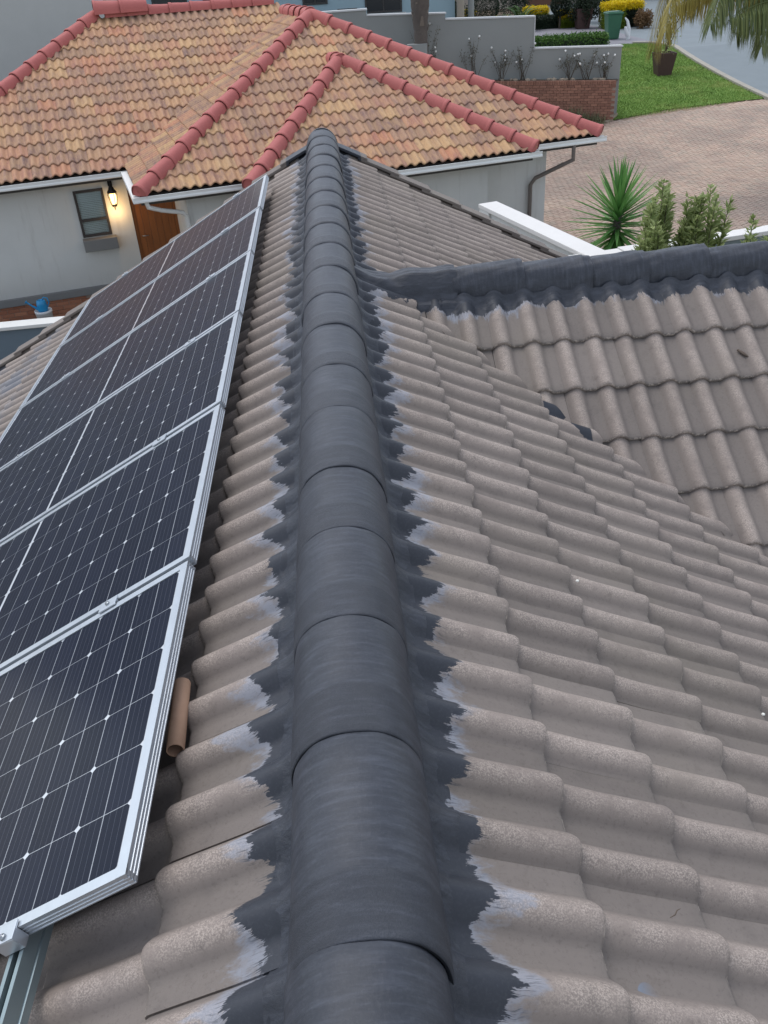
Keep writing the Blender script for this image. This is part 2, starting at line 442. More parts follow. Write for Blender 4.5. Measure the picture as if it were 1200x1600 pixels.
def build_pavers():
    L_, W_, g = .21, .105, .0025
    Vs = []; ang = R(38); ca, sa = math.cos(ang), math.sin(ang)
    N_ = 170
    rects = []
    for a in range(-N_, N_):
        for b in range(-N_//2, N_//2):
            # herringbone: pairs on a 45-degree staircase
            x = (a*W_) + b*2*L_; y = a*W_
            rects.append((x, y, L_, W_)); rects.append((x-W_, y, W_, L_)) 
    rects = np.array(rects)
    cx = rects[:, 0]+rects[:, 2]/2; cy = rects[:, 1]+rects[:, 3]/2
    wx = cx*ca-cy*sa+11; wy = cx*sa+cy*ca+22
    keep = (wx > 3.) & (wx < 16.5+0*wy) & (wy > 14) & (wy < 30.1+np.clip((wx-9.2)*.24, 0, 1.3)) & (wx < 8+ (wy-8)*.45)
    rects = rects[keep]; n = len(rects)
    x0, y0 = rects[:, 0]+g, rects[:, 1]+g; x1, y1 = rects[:, 0]+rects[:, 2]-g, rects[:, 1]+rects[:, 3]-g
    c = .006
    def P_(x, y, h):
        wx = x*ca-y*sa+11; wy = x*sa+y*ca+22
        gz = np.where(wy < 26, -4.2, -4.2+(wy-26)*1.45/14)
        return np.stack([wx, wy, gz+h], -1)
    dz = nrg.uniform(-.003, .003, n)
    top = [P_(x0+c, y0+c, .03+dz), P_(x1-c, y0+c, .03+dz), P_(x1-c, y1-c, .03+dz), P_(x0+c, y1-c, .03+dz)]
    bot = [P_(x0, y0, .006), P_(x1, y0, .006), P_(x1, y1, .006), P_(x0, y1, .006)]
    V_ = np.stack(top+bot, 1).reshape(-1, 3)
    base = (np.arange(n)*8)[:, None]
    F_ = np.concatenate([base+np.array(q) for q in [(0,1,2,3),(4,5,1,0),(5,6,2,1),(6,7,3,2),(7,4,0,3)]], 0)
    me = bpy.data.meshes.new('paving'); me.from_pydata(V_.tolist(), [], F_.tolist()); me.materials.append(M_PAVER)
    at = me.attributes.new('rnd', 'FLOAT', 'POINT'); at.data.foreach_set('value', np.repeat(nrg.random(n), 8))
    o = link('paving', me); tag(o, kind='structure')
build_pavers()

# ================================================================== own house
house = empty('tiled_house', (0, 4.2, -4.2), 'house in the foreground under grey brown concrete tiles with dark painted ridges', 'house')
M_WALL = simple('plaster_wall', srgb(158, 158, 156, .78), .85, 3, .06, .12)
M_WALLG = simple('grey_plaster', srgb(186, 187, 184, .9), .85, 3, .06, .12)
M_UNDER = simple('underlay_boards', srgb(60, 52, 46, .5), .9, 10, .2, .1)
VY = 8.33; XC0 = .29; CY, CZ = 4.75, -.16
mb = MB()
for sgn, xe in ((-1, 4.6), (1, 4.9)):
    n_ = Vector((sgn*st, 0, ct)); a = [Vector((0, -.6, 0)), Vector((0, VY-.05, 0)), Vector((sgn*xe, VY-.05, -xe*tt)), Vector((sgn*xe, -.6, -xe*tt))]
    up = [v-n_*.02 for v in a]; dn = [v-n_*.1 for v in a]
    mb.add(up+dn, [(0,1,2,3),(7,6,5,4),(0,4,5,1),(1,5,6,2),(2,6,7,3),(3,7,4,0)])
for sgn in (-1, 1):
    n_ = Vector((0, sgn*st, ct)); w = 3.2; yl = CY+sgn*w
    # wing slopes as triangles meeting the main slope along the valleys
    zc = CZ-w*tt
    a = [Vector((XC0, CY, CZ)), Vector((5.2, CY, CZ)), Vector((5.2, yl, zc)), Vector((-zc/tt, yl, zc))]
    up = [v-n_*.02 for v in a]; dn = [v-n_*.09 for v in a]
    mb.add(up+dn, [(0,1,2,3),(7,6,5,4),(0,4,5,1),(1,5,6,2),(2,6,7,3),(3,7,4,0)])
roof = mb.build('roof', M_UNDER, house)
mb = MB()
gx = 3.6
mb.add([(-gx, 8.05, -4.2), (gx-1.3, 8.05, -4.2), (gx-1.3, 8.05, -(gx-1.3)*tt-.12), (0, 8.05, -.12), (-gx, 8.05, -gx*tt-.12)] + [(-gx, 7.85, -4.2), (gx-1.3, 7.85, -4.2), (gx-1.3, 7.85, -(gx-1.3)*tt-.12), (0, 7.85, -.12), (-gx, 7.85, -gx*tt-.12)],
       [(1,0,4,3,2),(5,6,7,8,9),(0,1,6,5),(1,2,7,6),(0,5,9,4)])
mb.box(-gx, -gx+.2, -.4, 7.8, -4.2, -gx*tt-.14)
mb.build('wall', M_WALL, house)

TM = tile_mesh('roof_tile', M_TILE); TX = tile_mesh('roof_tile_cross', M_TILEX)
NR = Vector((st, 0, ct)); DR = Vector((ct, 0, -st)); NL = Vector((-st, 0, ct)); DL = Vector((-ct, 0, -st))
NF = Vector((0, -st, ct)); DF = Vector((0, -ct, -st)); NB = Vector((0, st, ct)); DB = Vector((0, ct, -st))
X_, Y_, Z_ = Vector((1, 0, 0)), Vector((0, 1, 0)), Vector((0, 0, 1))
tips_off = .0555
yR0 = .817 - tips_off - 3*TW     # right slope: roll centres fitted to the photograph
pieces = []
ap = (Vector((.015, 0, 0)), X_)
vergeclip = (Vector((0, VY, 0)), -Y_)
q2 = math.sqrt(.5)
# right slope in front of the wing: y < 5.04 - x ; behind it: y > 4.46 + x
frontv = (Vector((0, 5.04+.012, 0)), Vector((-q2, -q2, 0)))
backv = (Vector((0, 4.46+.03, 0)), Vector((-q2, q2, 0)))
s0 = .5007
def skipf(c): return False
pieces += tile_field(Vector((0, yR0, 0)), Y_, DR, NR, -1, 16, 0, 1, s0, TM, [ap, (Vector((0, 4.72, 0)), -Y_)])
pieces += tile_field(Vector((0, yR0, 0)), Y_, DR, NR, -1, 16, 1, 13, s0, TM, [frontv])
pieces += tile_field(Vector((0, yR0, 0)), Y_, DR, NR, 11, 26, 0, 1, s0, TM, [ap, vergeclip, (Vector((0, 4.722, 0)), Y_)])
pieces += tile_field(Vector((0, yR0, 0)), Y_, DR, NR, 11, 26, 1, 10, s0, TM, [backv, vergeclip])
# left slope (across runs towards -y)
yL0 = 1.155 + tips_off + TW*22
def hid(c): return -2.05 < c.x < -.68 and 1.25 < c.y < 7.35
apl = (Vector((-.015, 0, 0)), -X_)
pieces += tile_field(Vector((0, yL0, 0)), -Y_, DL, NL, 0, 27, 0, 1, .4809, TM, [apl, vergeclip])
pieces += tile_field(Vector((0, yL0, 0)), -Y_, DL, NL, 0, 27, 1, 15, .4809, TM, [vergeclip], skip=hid)
# wing front slope and back slope
xw0 = 1.553 - tips_off - 5*TW
valf = (Vector((0, 5.04-.05, 0)), Vector((q2, q2, 0)))
pieces += tile_field(Vector((xw0, CY, CZ)), X_, DF, NF, 0, 15, 0, 1, .48, TX, [valf, (Vector((0, CY-.015, 0)), -Y_)])
pieces += tile_field(Vector((xw0, CY, CZ)), X_, DF, NF, 0, 15, 1, 9, .48, TX, [valf])
valb = (Vector((0, 4.46+.05, 0)), Vector((q2, -q2, 0)))
pieces += tile_field(Vector((xw0+15*TW, CY, CZ)), -X_, DB, NB, 0, 15, 0, 1, .48, TX, [valb, (Vector((0, CY+.015, 0)), Y_)])
pieces += tile_field(Vector((xw0+15*TW, CY, CZ)), -X_, DB, NB, 0, 15, 1, 8, .48, TX, [valb])
pm = [p for p in pieces if p[1].materials[0] == M_TILE]; px = [p for p in pieces if p[1].materials[0] == M_TILEX]
nx_ = sum(1 for p in px if p[0] > 0); nx_ = min(nx_, 80)
place_tiles(px, 'roof_tile', roof, nx_); place_tiles(pm, 'roof_tile', roof, 300-nx_)

# ---- ridge caps
def cap_mesh(name, L, r0, r1, H0, base_z, mat, along='y', band=.13, collar=.006, seed=0, wr=0., n=30):
    """half-round cap from t=0 (near end, over the next one) to L"""
    rg = np.random.default_rng(seed)
    ts = [-.0025, 0., .004, .009, .015, .02, .04, .07, .10, band-.012, band, band+.012, band+.03, .2, .24, .28, .32, .36, L-.036, L-.028, L]
    ts = [t for t in ts if t <= L]+([L] if L not in ts else [])
    ts = sorted(set(ts)); vs = []; bd = []; ed = []
    ph = rg.uniform(0, 6, 8)
    for it, t in enumerate(ts):
        k = t/L; w = r0*(1-k)+r1*k - .0045*min(1, max(0, (t-L+.036)/.008)); ro = min(1, max(0, (t+.0025)/.016)); ro = ro*ro*(3-2*ro)
        lift = collar*ro*(1 if t < band-.005 else max(0, 1-(t-band+.005)/.02))
        for j in range(n+1):
            a = math.pi*(j/n); ca, sa = math.cos(a), math.sin(a)
            rr = w + lift
            H = H0 + (w-r0)*1.1
            und = wr*(math.sin(7*a+ph[0]+t*9)*.4 + math.sin(13*a+ph[1]-t*23)*.3 + math.sin(t*40+ph[2]+3*a)*.3)
            xx = (rr+und)*(abs(ca)**.92)*(1 if ca > 0 else -1); zz = base_z + (H+lift-base_z+und)*(sa**.86)
            if t < 0: xx *= .99; zz -= .003
            vs.append((xx, t, zz) if along == 'y' else (t, -xx, zz))
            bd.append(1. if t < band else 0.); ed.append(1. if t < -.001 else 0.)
    m_ = n+1
    fs = [(i*m_+j, i*m_+j+1, (i+1)*m_+j+1, (i+1)*m_+j) for i in range(len(ts)-1) for j in range(n)]
    if along == 'y': fs = [f[::-1] for f in fs]
    # near end lip closes inwards
    b = len(vs)
    for j in range(m_):
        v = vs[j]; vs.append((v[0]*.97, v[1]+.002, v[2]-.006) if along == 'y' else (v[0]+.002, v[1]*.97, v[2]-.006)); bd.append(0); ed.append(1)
    for j in range(n): fs.append((j, j+1, b+j+1, b+j)[::-1 if along != 'y' else 1])
    me = mesh_from(name, vs, fs, mat, {'band': bd, 'edge': ed}, auto=60)
    bm = bmesh.new(); bm.from_mesh(me); bmesh.ops.recalc_face_normals(bm, faces=bm.faces); bm.to_mesh(me); bm.free()
    return me
joints = [.02, .4, .79, 1.233, 1.601, 1.981, 2.315, 2.737, 3.107, 3.539, 3.937, 4.349, 4.76, 5.17, 5.58, 5.99, 6.4, 6.81, 7.22, 7.63, 8.02]
for i, y0 in enumerate(joints):
    y1 = (joints[i+1] if i+1 < len(joints) else 8.40)
    far = min(1, max(0, (y0-2)/4))
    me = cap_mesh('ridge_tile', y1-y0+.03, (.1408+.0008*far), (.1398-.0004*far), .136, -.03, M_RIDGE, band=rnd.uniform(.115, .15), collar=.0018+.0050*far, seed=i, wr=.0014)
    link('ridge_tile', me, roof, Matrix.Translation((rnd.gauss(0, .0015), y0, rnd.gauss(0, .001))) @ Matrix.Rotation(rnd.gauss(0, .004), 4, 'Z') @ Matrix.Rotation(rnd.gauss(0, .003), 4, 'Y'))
# rounded stop at the gable end of the ridge
mb = MB(); vs = []
for k, (dy, sc_) in enumerate([(0, 1.0), (.03, 1.0), (.05, .93), (.055, .7), (.056, 0.02)]):
    for j in range(25):
        a = math.pi*j/24; vs.append((.146*math.cos(a)*sc_, 8.38+dy, -.06+(.2)*math.sin(a)**.86*sc_))
mb.add(vs, [(i*25+j, i*25+j+1, (i+1)*25+j+1, (i+1)*25+j) for i in range(4) for j in range(24)], True)
mb.build('ridge_end_cap', M_RIDGE, roof)

# ---- painted bedding mortar: follows the rolls of the tiles, one strip on each side
def tile_h(al, centre0, gap=PITCH, a=.0545, hgt=.038):
    d = (al-centre0) % gap; d = min(d, gap-d)
    return hgt*((1+math.cos(math.pi*d/a))/2)**.52 if d < a else 0
def bedding(name, side, y0, y1, c0, mat, parent, cross=False):
    dy = .012; ny = int((y1-y0)/dy)+1; cols = [0., .008, .016, .026, .036, .046, .056, .066, .076]
    vs = []; ph = nrg.uniform(0, 6, 6)
    from mathutils import noise as mn
    for i in range(ny):
        y = y0+i*dy
        wv = 1+.22*mn.noise(Vector((y*5, side*3., 1.5)))+.18*mn.noise(Vector((y*16, side*3., 4.5)))
        for j, c in enumerate(cols):
            u0 = .128 + c*wv*.95                      # distance along x from the ridge axis
            th_ = tile_h(y, c0); lift = .032*(1-((s0 if side > 0 else .48)-u0/ct)/GA) if not cross else .032*(1-(.48-u0/ct)/GA)
            lift = max(0, min(.032, lift))
            surf = -u0*tt + (th_+lift+.0035)/ct
            sv = max(0., 1-c/.06)
            rise = .04*sv**1.8
            zz = surf*(1-0) + rise*(1-.35*th_/.038)
            zz += .004*mn.noise(Vector((y*22, u0*30, side)))*(1 if j < 8 else .2)
            if j == len(cols)-1: zz = surf-.012
            vs.append((side*u0, y, zz))
    m_ = len(cols)
    if cross: vs = [(v[1], CY+v[0], v[2]+CZ) for v in vs]
    fs = [(i*m_+j, i*m_+j+1, (i+1)*m_+j+1, (i+1)*m_+j) for i in range(ny-1) for j in range(m_-1)]
    me = mesh_from(name, vs, fs, mat, {'band': [0.3]*len(vs), 'edge': [0.]*len(vs)})
    bm = bmesh.new(); bm.from_mesh(me); bmesh.ops.recalc_face_normals(bm, faces=bm.faces)
    if sum(f.normal.z for f in bm.faces) < 0: bmesh.ops.reverse_faces(bm, faces=bm.faces)
    bm.to_mesh(me); bm.free()
    return link(name, me, parent)
bedding('mortar_bedding', 1, 0, 8.34, .817, M_BED, roof)
bedding('mortar_bedding', -1, 0, 8.34, 1.155, M_BED, roof)
# ---- wing ridge
xj = [.674, 1.042, 1.423, 1.741, 2.091, 2.47, 2.86, 3.25, 3.64, 4.03, 4.42, 4.81]
for i, x0 in enumerate(xj[:-1]):
    me = cap_mesh('ridge_tile', xj[i+1]-x0+.03, .112, .126, .098, -.05, M_RIDGEX, along='x', band=.05, collar=.0, seed=40+i, wr=.0055)
    # collar sits at the right-hand end of each cap
    link('ridge_tile', me, roof, Matrix.Translation((x0, CY+rnd.gauss(0, .004), CZ+rnd.gauss(0, .003))) @ Matrix.Rotation(rnd.gauss(0, .012), 4, 'Z') @ Matrix.Rotation(-.018, 4, 'Y'))
bedding('mortar_bedding', -1, .6, 5.0, 1.553, M_BED, roof, cross=True)
bedding('mortar_bedding', 1, .6, 5.0, 1.553, M_BED, roof, cross=True)
# membrane apron where the wing ridge dies into the main slope
def apron():
    from mathutils import noise as mn
    vs = []; nu, nv = 40, 34
    for i in range(nu+1):
        f = i/nu; x = .115 + f*.58; g_ = min(1, f*1.9); g_ = g_*g_*(3-2*g_)
        half = .065 + .056*g_; crown = (-x*tt+.075)*(1-g_) + (CZ+.104+.004*math.sin(x*31))*g_
        bc = max(-x*tt, CZ)+.034
        for j in range(nv+1):
            g = 1.34*(-1+2*j/nv); y = CY + half*g
            base = max(-x*tt, CZ-abs(y-CY)*tt)+.034/ct
            dome = max(0, 1-abs(g)**2.3)**.5 if abs(g) < 1 else 0
            z = base + max(.01, crown-bc+.03*g_)*dome - (.03*g_*dome if False else 0)
            z = min(z, crown+.002)
            z += .006*mn.noise(Vector((x*9+y*5, y*26, 2)))+.003*mn.noise(Vector((x*34, y*44, 7)))
            if j in (0, nv): z = base-.03
            vs.append((x, y, z))
    m_ = nv+1; fs = [(i*m_+j, (i+1)*m_+j, (i+1)*m_+j+1, i*m_+j+1) for i in range(nu) for j in range(nv)]
    me = mesh_from('membrane_apron', vs, fs, M_BED, {'band': [.4]*len(vs), 'edge': [0.]*len(vs)}); o = link('membrane_apron', me, roof)
apron()

# ---- verge tiles (rake) on both sides of the gable
def verge(side, n, s_start):
    N_, D_ = (NR, DR) if side > 0 else (NL, DL)
    for k in range(n):
        L_ = .40; mbv = MB()
        # local: x = across (towards gable face), y = up slope, z = normal
        mbv.box(-.135, .055, 0, L_, .018, .042)
        mbv.box(.030, .055, 0.001, L_-.001, -.13, .0178)
        me = None
        O_ = Vector((0, VY, 0)) + D_*(s_start+k*GA) + N_*(.052)
        A_ = Y_
        M = Matrix.Identity(4); Uu = -D_
        for i in range(3): M[i][0] = A_[i]; M[i][1] = Uu[i]; M[i][2] = N_[i]; M[i][3] = O_[i]
        M = M @ Matrix.Rotation(-.062, 4, 'X') @ Matrix.Rotation(rnd.gauss(0, .006), 4, 'Z')
        o = mbv.build('verge_tile', M_VERGE, roof, bevel=.006, M=M)
verge(1, 10, .40); verge(-1, 14, .40)

# valley flashing seen as dark gap
mb = MB(); 
pts = [(.45, 4.59), (4.3, .74)]
for w0, w1 in ((-.09, .0), (0, .09)):
    vs = []
    for (x, y) in pts:
        for w in (w0, w1):
            xx, yy = x+w*q2, y+w*q2; vs.append((xx, yy, max(-xx*tt, CZ-(CY-yy)*tt)-.006))
    mb.add(vs, [(0, 1, 3, 2)])
mb.build('valley_lining', simple('valley_metal', srgb(48, 46, 48, .8), .6), roof)
# ================================================================== solar panels
def mat_alu(name='anodised_aluminium', c=srgb(196, 202, 208), rough=.32):
    t = NT(name, rough, .5); t.b.inputs['Metallic'].default_value = .75; p = t.pos()
    n_ = t.noise(1, t.scale(p, (40, 3, 40)), 3); t.base(t.mix(n_, c, tuple(q*.86 for q in c[:3])+(1,))); t.bump(n_, .05, .001); 
    t.rough(t.math('MULTIPLY_ADD', t.noise(25, p, 4), .2, rough-.05)); return t.m
M_ALU = mat_alu(); M_RAIL = mat_alu('rail_aluminium', srgb(150, 165, 168), .4)
def mat_cell():
    t = NT('solar_cell', .25, .5); o = t.obj(); x, y, z = t.sep(o)
    # nine thin silver busbars along x
    w = t.math('ABSOLUTE', t.math('SUBTRACT', t.math('FRACT', t.math('MULTIPLY', y, 1/.0183)), .5))
    ln = t.math('LESS_THAN', t.math('SUBTRACT', .5, w), .03)
    ro = t.n('ShaderNodeObjectInfo').outputs['Random']
    c = t.mix(ro, (.0045, .0075, .019, 1), (.0065, .0100, .0245, 1))
    c = t.mix(t.math('MULTIPLY', ln, .20), c, (.25, .27, .33, 1))
    t.base(c); t.b.inputs['Coat Weight'].default_value = .75; t.b.inputs['Coat Roughness'].default_value = .2; t.b.inputs['Coat IOR'].default_value = 1.15; t.b.inputs['Specular IOR Level'].default_value = .03
    t.rough(.4); return t.m
M_CELL = mat_cell()
def mat_back():
    t = NT('glass_laminate', .3, .5); t.base((.50, .53, .56, 1)); t.b.inputs['Coat IOR'].default_value = 1.2; t.b.inputs['Specular IOR Level'].default_value = .1; t.b.inputs['Coat Weight'].default_value = 1.; t.b.inputs['Coat Roughness'].default_value = .06; return t.m
M_BACK = mat_back()
PW, PL, PGAP = 1.058, 1.93, .0204
cw, chh = .168, .0768
mbc = MB(); cc = .0085; hx, hy = cw/2-.00095, chh/2-.0009
# half cell: one long edge with cut corners
def cellmesh(flip):
    s_ = -1 if flip else 1
    pts = [(-hx, -hy*1), (hx, -hy*1), (hx, hy-cc), (hx-cc, hy), (-hx+cc, hy), (-hx, hy-cc)]
    pts = [(a, b*s_) for a, b in pts]
    if flip: pts = pts[::-1]
    k = MB(); k.add([(a, b, 0) for a, b in pts], [tuple(range(6))]); return k.mesh('solar_cell', M_CELL)
CELL = [cellmesh(False), cellmesh(True)]
LAB = ['nearest solar panel, with the cardboard tube leaning against its right edge', 'second solar panel from the near end of the row', 'third solar panel from the near end of the row',
       'third solar panel counted from the far gable end of the row', 'second solar panel from the far gable end', 'farthest solar panel, lying next to the gable edge tiles']
XP = .4382; HP = .19
for i in range(6):
    y0 = 1.083 + i*1.0784
    O_ = DL*XP + NL*HP + Y_*y0
    M = Matrix.Identity(4)
    # local x along +y world, local y down-slope, local z = normal   (y cross? keep right-handed: x=Y, y=-DL -> flip)
    for r_ in range(3): M[r_][0] = -Y_[r_]; M[r_][1] = -DL[r_]; M[r_][2] = NL[r_]; M[r_][3] = O_[r_]
    M = M @ Matrix.Translation((rnd.gauss(0, .001), rnd.gauss(0, .002), rnd.gauss(0, .001))) @ Matrix.Rotation(rnd.gauss(0, .0012), 4, 'Z')
    e = link('solar_panel', None, None, M); tag(e, LAB[i], 'solar panel', 'solar panels on the left roof slope')
    T_ = .035
    fr = MB()
    # local extents: x from -PW to 0, y from -PL to 0, top z=0 ; ribbed side faces
    def rail_prof(a, b, inward):
        """frame bar from a to b, ribbed outer face"""
        a, b = Vector(a), Vector(b); inw = Vector(inward)
        pr = [(.0, .0), (.018, 0.), (.018, -.002), (.012, -.0025), (.012, -T_), (0.0, -T_)]
        rib = []
        for q in range(3):
            z0_ = -.006-q*.0095; rib += [(0, -z0_), (.0022, -z0_-.0012+.0024), (.0022, -z0_+.0058), (0, -z0_+.007)]
        prof = [(0, 0), (.026, 0), (.026, -.003), (.014, -.003), (.014, -T_), (0, -T_)] + [(u_, -v_) for (u_, v_) in reversed([(r1, r2) for r1, r2 in rib])]
        n = len(prof); vs = [a + inw*(u_ + 0) + Vector((0, 0, z_)) for u_, z_ in prof] + [b + inw*(u_) + Vector((0, 0, z_)) for u_, z_ in prof]
        fr.add(vs, [(k, (k+1) % n, n+(k+1) % n, n+k) for k in range(n)] + [tuple(range(n))[::-1], tuple(range(n, 2*n))])
    w_, l_ = PW, PL
    rail_prof((0, -l_, 0), (0, 0, 0), (-1, 0, 0)); rail_prof((-w_, 0, 0), (-w_, -l_, 0), (1, 0, 0))
    rail_prof((-.0005, 0, .0004), (-w_+.0005, 0, .0004), (0, -1, 0)); rail_prof((-w_+.0005, -l_, .0004), (-.0005, -l_, .0004), (0, 1, 0))
    me = fr.mesh('frame', M_ALU)
    bm = bmesh.new(); bm.from_mesh(me); bmesh.ops.recalc_face_normals(bm, faces=bm.faces); bm.to_mesh(me); bm.free()
    link('frame', me, e, M)
    gl = MB(); gl.box(-w_+.014, -.014, -l_+.014, -.014, -.009, -.004); g_ = gl.build('glass_laminate', M_BACK, e, M=M)
    mx = (w_-2*.026-6*cw)/2+.026
    for b in range(24):
        for a in range(6):
            gapm = .012 if b >= 12 else 0
            yy = -.026-.006-(b+.5)*chh*1.0 - gapm
            cm = CELL[b % 2]
            link('solar_cell', cm, g_, M @ Matrix.Translation((-mx-(a+.5)*cw, yy, -.0036)))
# clamps + rails
M_BOLT = simple('steel_bolt', srgb(150, 155, 158), .35, 30, .1, .1, .5, .9)
def rail(u, label):
    O_ = DL*u + NL*.126
    k = MB(); M = Matrix.Identity(4)
    for r_ in range(3): M[r_][0] = DL[r_]; M[r_][1] = Y_[r_]; M[r_][2] = NL[r_]; M[r_][3] = O_[r_]
    if M.determinant() < 0:
        for r_ in range(3): M[r_][0] = -M[r_][0]
    # slotted rail: channel profile open at the top
    prof = [(-.02, -.03), (.02, -.03), (.02, -.012), (.017, -.009), (.02, -.006), (.02, .028), (.009, .028), (.009, .018), (.013, .016), (.013, -.01), (-.013, -.01), (-.013, .016), (-.009, .018), (-.009, .028), (-.02, .028), (-.02, -.006), (-.017, -.009), (-.02, -.012)]
    n = len(prof); ya, yb = .55, 7.63
    k.add([(a, ya, b) for a, b in prof]+[(a, yb, b) for a, b in prof], [(i, (i+1) % n, n+(i+1) % n, n+i) for i in range(n)]+[(0, 1, 2, 3, 4, 5, 6, 7, 8, 9), (0, 9, 10, 11, 12, 13, 14, 15, 16, 17)])
    e = link('mounting_rail', None, None, M @ Matrix.Translation((0, ya, 0))); tag(e, label, 'rail', 'rails under the solar panels')
    k.build('rail_channel', M_RAIL, e, M=M)
    for i in range(7):
        y = 1.083 + i*1.0784 - (.0105 if 0 < i < 6 else (.0 if i == 0 else .0204))
        c = MB()
        top = HP-.126
        if 0 < i < 6:
            c.box(-.033, .033, y-.022, y+.022, top+.0012, top+.006); c.box(-.033, .033, y-.006, y+.006, top-.034, top+.0012)
        else:
            s_ = -1 if i == 0 else 1
            yy = y + (0 if i == 0 else -.0)
            c.box(-.028, .028, min(yy+.014*-s_, yy+s_*.03), max(yy+.014*-s_, yy+s_*.03), top+.0012, top+.006)
            c.box(-.028, .028, min(yy+s_*.003, yy+s_*.03), max(yy+s_*.003, yy+s_*.03), top-.034, top+.0012)
        cl = c.build('clamp', M_ALU, e, bevel=.0012, M=M)
        b = MB(); yb_ = y + (0 if 0 < i < 6 else (-.017 if i == 0 else .017)); b.lathe([(.0001, .014), (.0035, .014), (.0035, .011), (.0065, .011), (.0075, .009), (.0075, .006)], (0, yb_, top), 10); b.build('bolt', M_BOLT, cl, M=M)
rail(.752, 'aluminium rail sticking out below the near corner of the solar panels'); rail(1.95, 'lower aluminium rail under the outer ends of the solar panels')
# cardboard tube
t = NT('cardboard', .85, .2); p = t.pos(); t.base(t.mix(t.noise(40, p, 4), srgb(190, 152, 126, .8), srgb(206, 170, 144, .82))); t.bump(t.noise(200, p, 3), .1, .001); M_CARD = t.m
a_, b_ = Vector((-.452, 1.50, -.165)), Vector((-.464, 1.735, -.165))
d_ = (b_-a_).normalized(); mb = MB(); ro_, ri_ = .0225, .0195
M = Matrix.Translation(a_) @ d_.to_track_quat('Z', 'Y').to_matrix().to_4x4(); Lc = (b_-a_).length
mb.lathe([(ri_, .001), (ro_, 0), (ro_, Lc), (ri_, Lc), (ri_, .001)], n=28)
o = mb.build('cardboard_tube', M_CARD, None, M=M); tag(o, 'empty brown cardboard tube resting on the tiles against the nearest solar panel', 'cardboard tube')
# debris
M_TWIG = simple('dry_bark', srgb(110, 98, 88, .7), .9, 80, .2, .3)
mb = MB(); n_c = Vector((0, 0, 1))
def on_front(x, y, h): return Vector((x, y, CZ-(CY-y)*tt+h))
mb.tube([on_front(2.13, 4.19, .035), on_front(2.15, 4.16, .04), on_front(2.175, 4.14, .036)], [.006, .009, .004], 6)
o = mb.build('bark_chip', M_TWIG); tag(o, 'small dry curled chip of bark lying on the wing roof tiles', 'bark chip')
M_DROP = simple('dried_dropping', srgb(225, 224, 215, .9), .8)
for x, y, lab in ((1.27, 1.86, 'small white speck on the tiles near the right picture edge'), (.76, 2.26, 'tiny white speck low on a tile between the main ridge and the valley')):
    mb = MB(); mb.lathe([(.0055, -.002), (.0055, .001), (.003, .0025), (.0001, .0028)], (x, y, -x*tt+.0), 9)
    o = mb.build('white_speck', M_DROP, M=Matrix.Translation((0, 0, .068))); tag(o, lab, 'bird dropping')
mb = MB(); mb.tube([(.0, 0, 0), (.012, .004, .002), (.02, .014, .001), (.028, .016, .003)], [.0008, .0016, .0014, .0006], 5)
o = mb.build('dry_twig', M_TWIG, M=Matrix.Translation((.63, 1.02, -.285))); tag(o, 'tiny dry twig in a tile pan low on the right slope', 'twig')

# ================================================================== neighbour's house
FI = R(15); U = Vector((math.cos(FI), math.sin(FI), 0)); V = Vector((-math.sin(FI), math.cos(FI), 0)); PN = R(26); tn = math.tan(PN); cn, sn = math.cos(PN), math.sin(PN)
ZE = -1.6
def W(u, v, z=0.): return U*u + V*v + Z_*z
MU = Matrix.Rotation(FI, 4, 'Z')
nb = empty('neighbour_house', W(4, 17, -4.2), 'neighbouring house with mottled orange and yellow tiles and red painted hips', 'house')
def mat_ntile():
    t = NT('mottled_clay_tile', .8, .25); p = t.pos(); r_ = t.rand(); roll_ = t.attr('rollh')
    c = t.ramp(r_, [(0, srgb(150, 122, 112, .8)), (.16, srgb(128, 108, 104, .78)), (.30, srgb(196, 156, 120, .84)), (.46, srgb(206, 172, 126, .86)), (.58, srgb(192, 134, 114, .8)), (.74, srgb(160, 128, 116, .8)), (.86, srgb(184, 140, 116, .8)), (.97, srgb(204, 130, 104, .8))], 'CONSTANT')
    rp = t.scale(p, (1, 1, 1), (0, 0, -FI)); s_ = t.noise(1, t.scale(rp, (11, 2.6, 2.6)), 5, .75, .3)
    c2 = t.ramp(s_, [(.30, srgb(132, 108, 102, .72)), (.42, srgb(176, 136, 112, .8)), (.55, srgb(206, 166, 122, .84)), (.72, srgb(196, 136, 114, .8))])
    c = t.mix(.55, c, c2)
    c = t.mix(t.math('MULTIPLY', t.ss(t.noise(30, p, 4), .55, .8), .3), c, srgb(120, 100, 92, .7)); c = t.mix(.06, c, srgb(172, 150, 138, .8)); c = t.mix(t.math('MULTIPLY', t.ss(t.noise(.8, p, 4), .45, .65), .25), c, srgb(150, 122, 112, .78))
    t.base(c); t.bump(t.noise(90, p, 3), .15, .003); return t.m
M_NT = mat_ntile()
M_RED = simple('red_oxide_paint', srgb(184, 106, 101, .82), .72, 30, .1, .2, .3)
M_GUT = simple('white_gutter', srgb(232, 233, 230, .9), .45, 8, .05, .05, .4)
t = NT('neighbour_plaster', .88, .2); _p = t.pos(); _c = t.mix(t.noise(1.6, _p, 5, .6), srgb(198, 200, 197, .92), srgb(212, 213, 209, .95)); _s = t.noise(1, t.scale(_p, (7, 7, .7)), 5, .7)
_c = t.mix(t.math('MULTIPLY', t.ss(_s, .52, .75), .3), _c, srgb(160, 156, 148, .85)); _c = t.mix(t.math('MULTIPLY', t.ss(t.sep(_p)[2], -3.0, -3.7), .22), _c, srgb(170, 160, 146, .8)); t.base(_c); t.bump(t.noise(60, _p, 4), .15, .003); M_NW = t.m
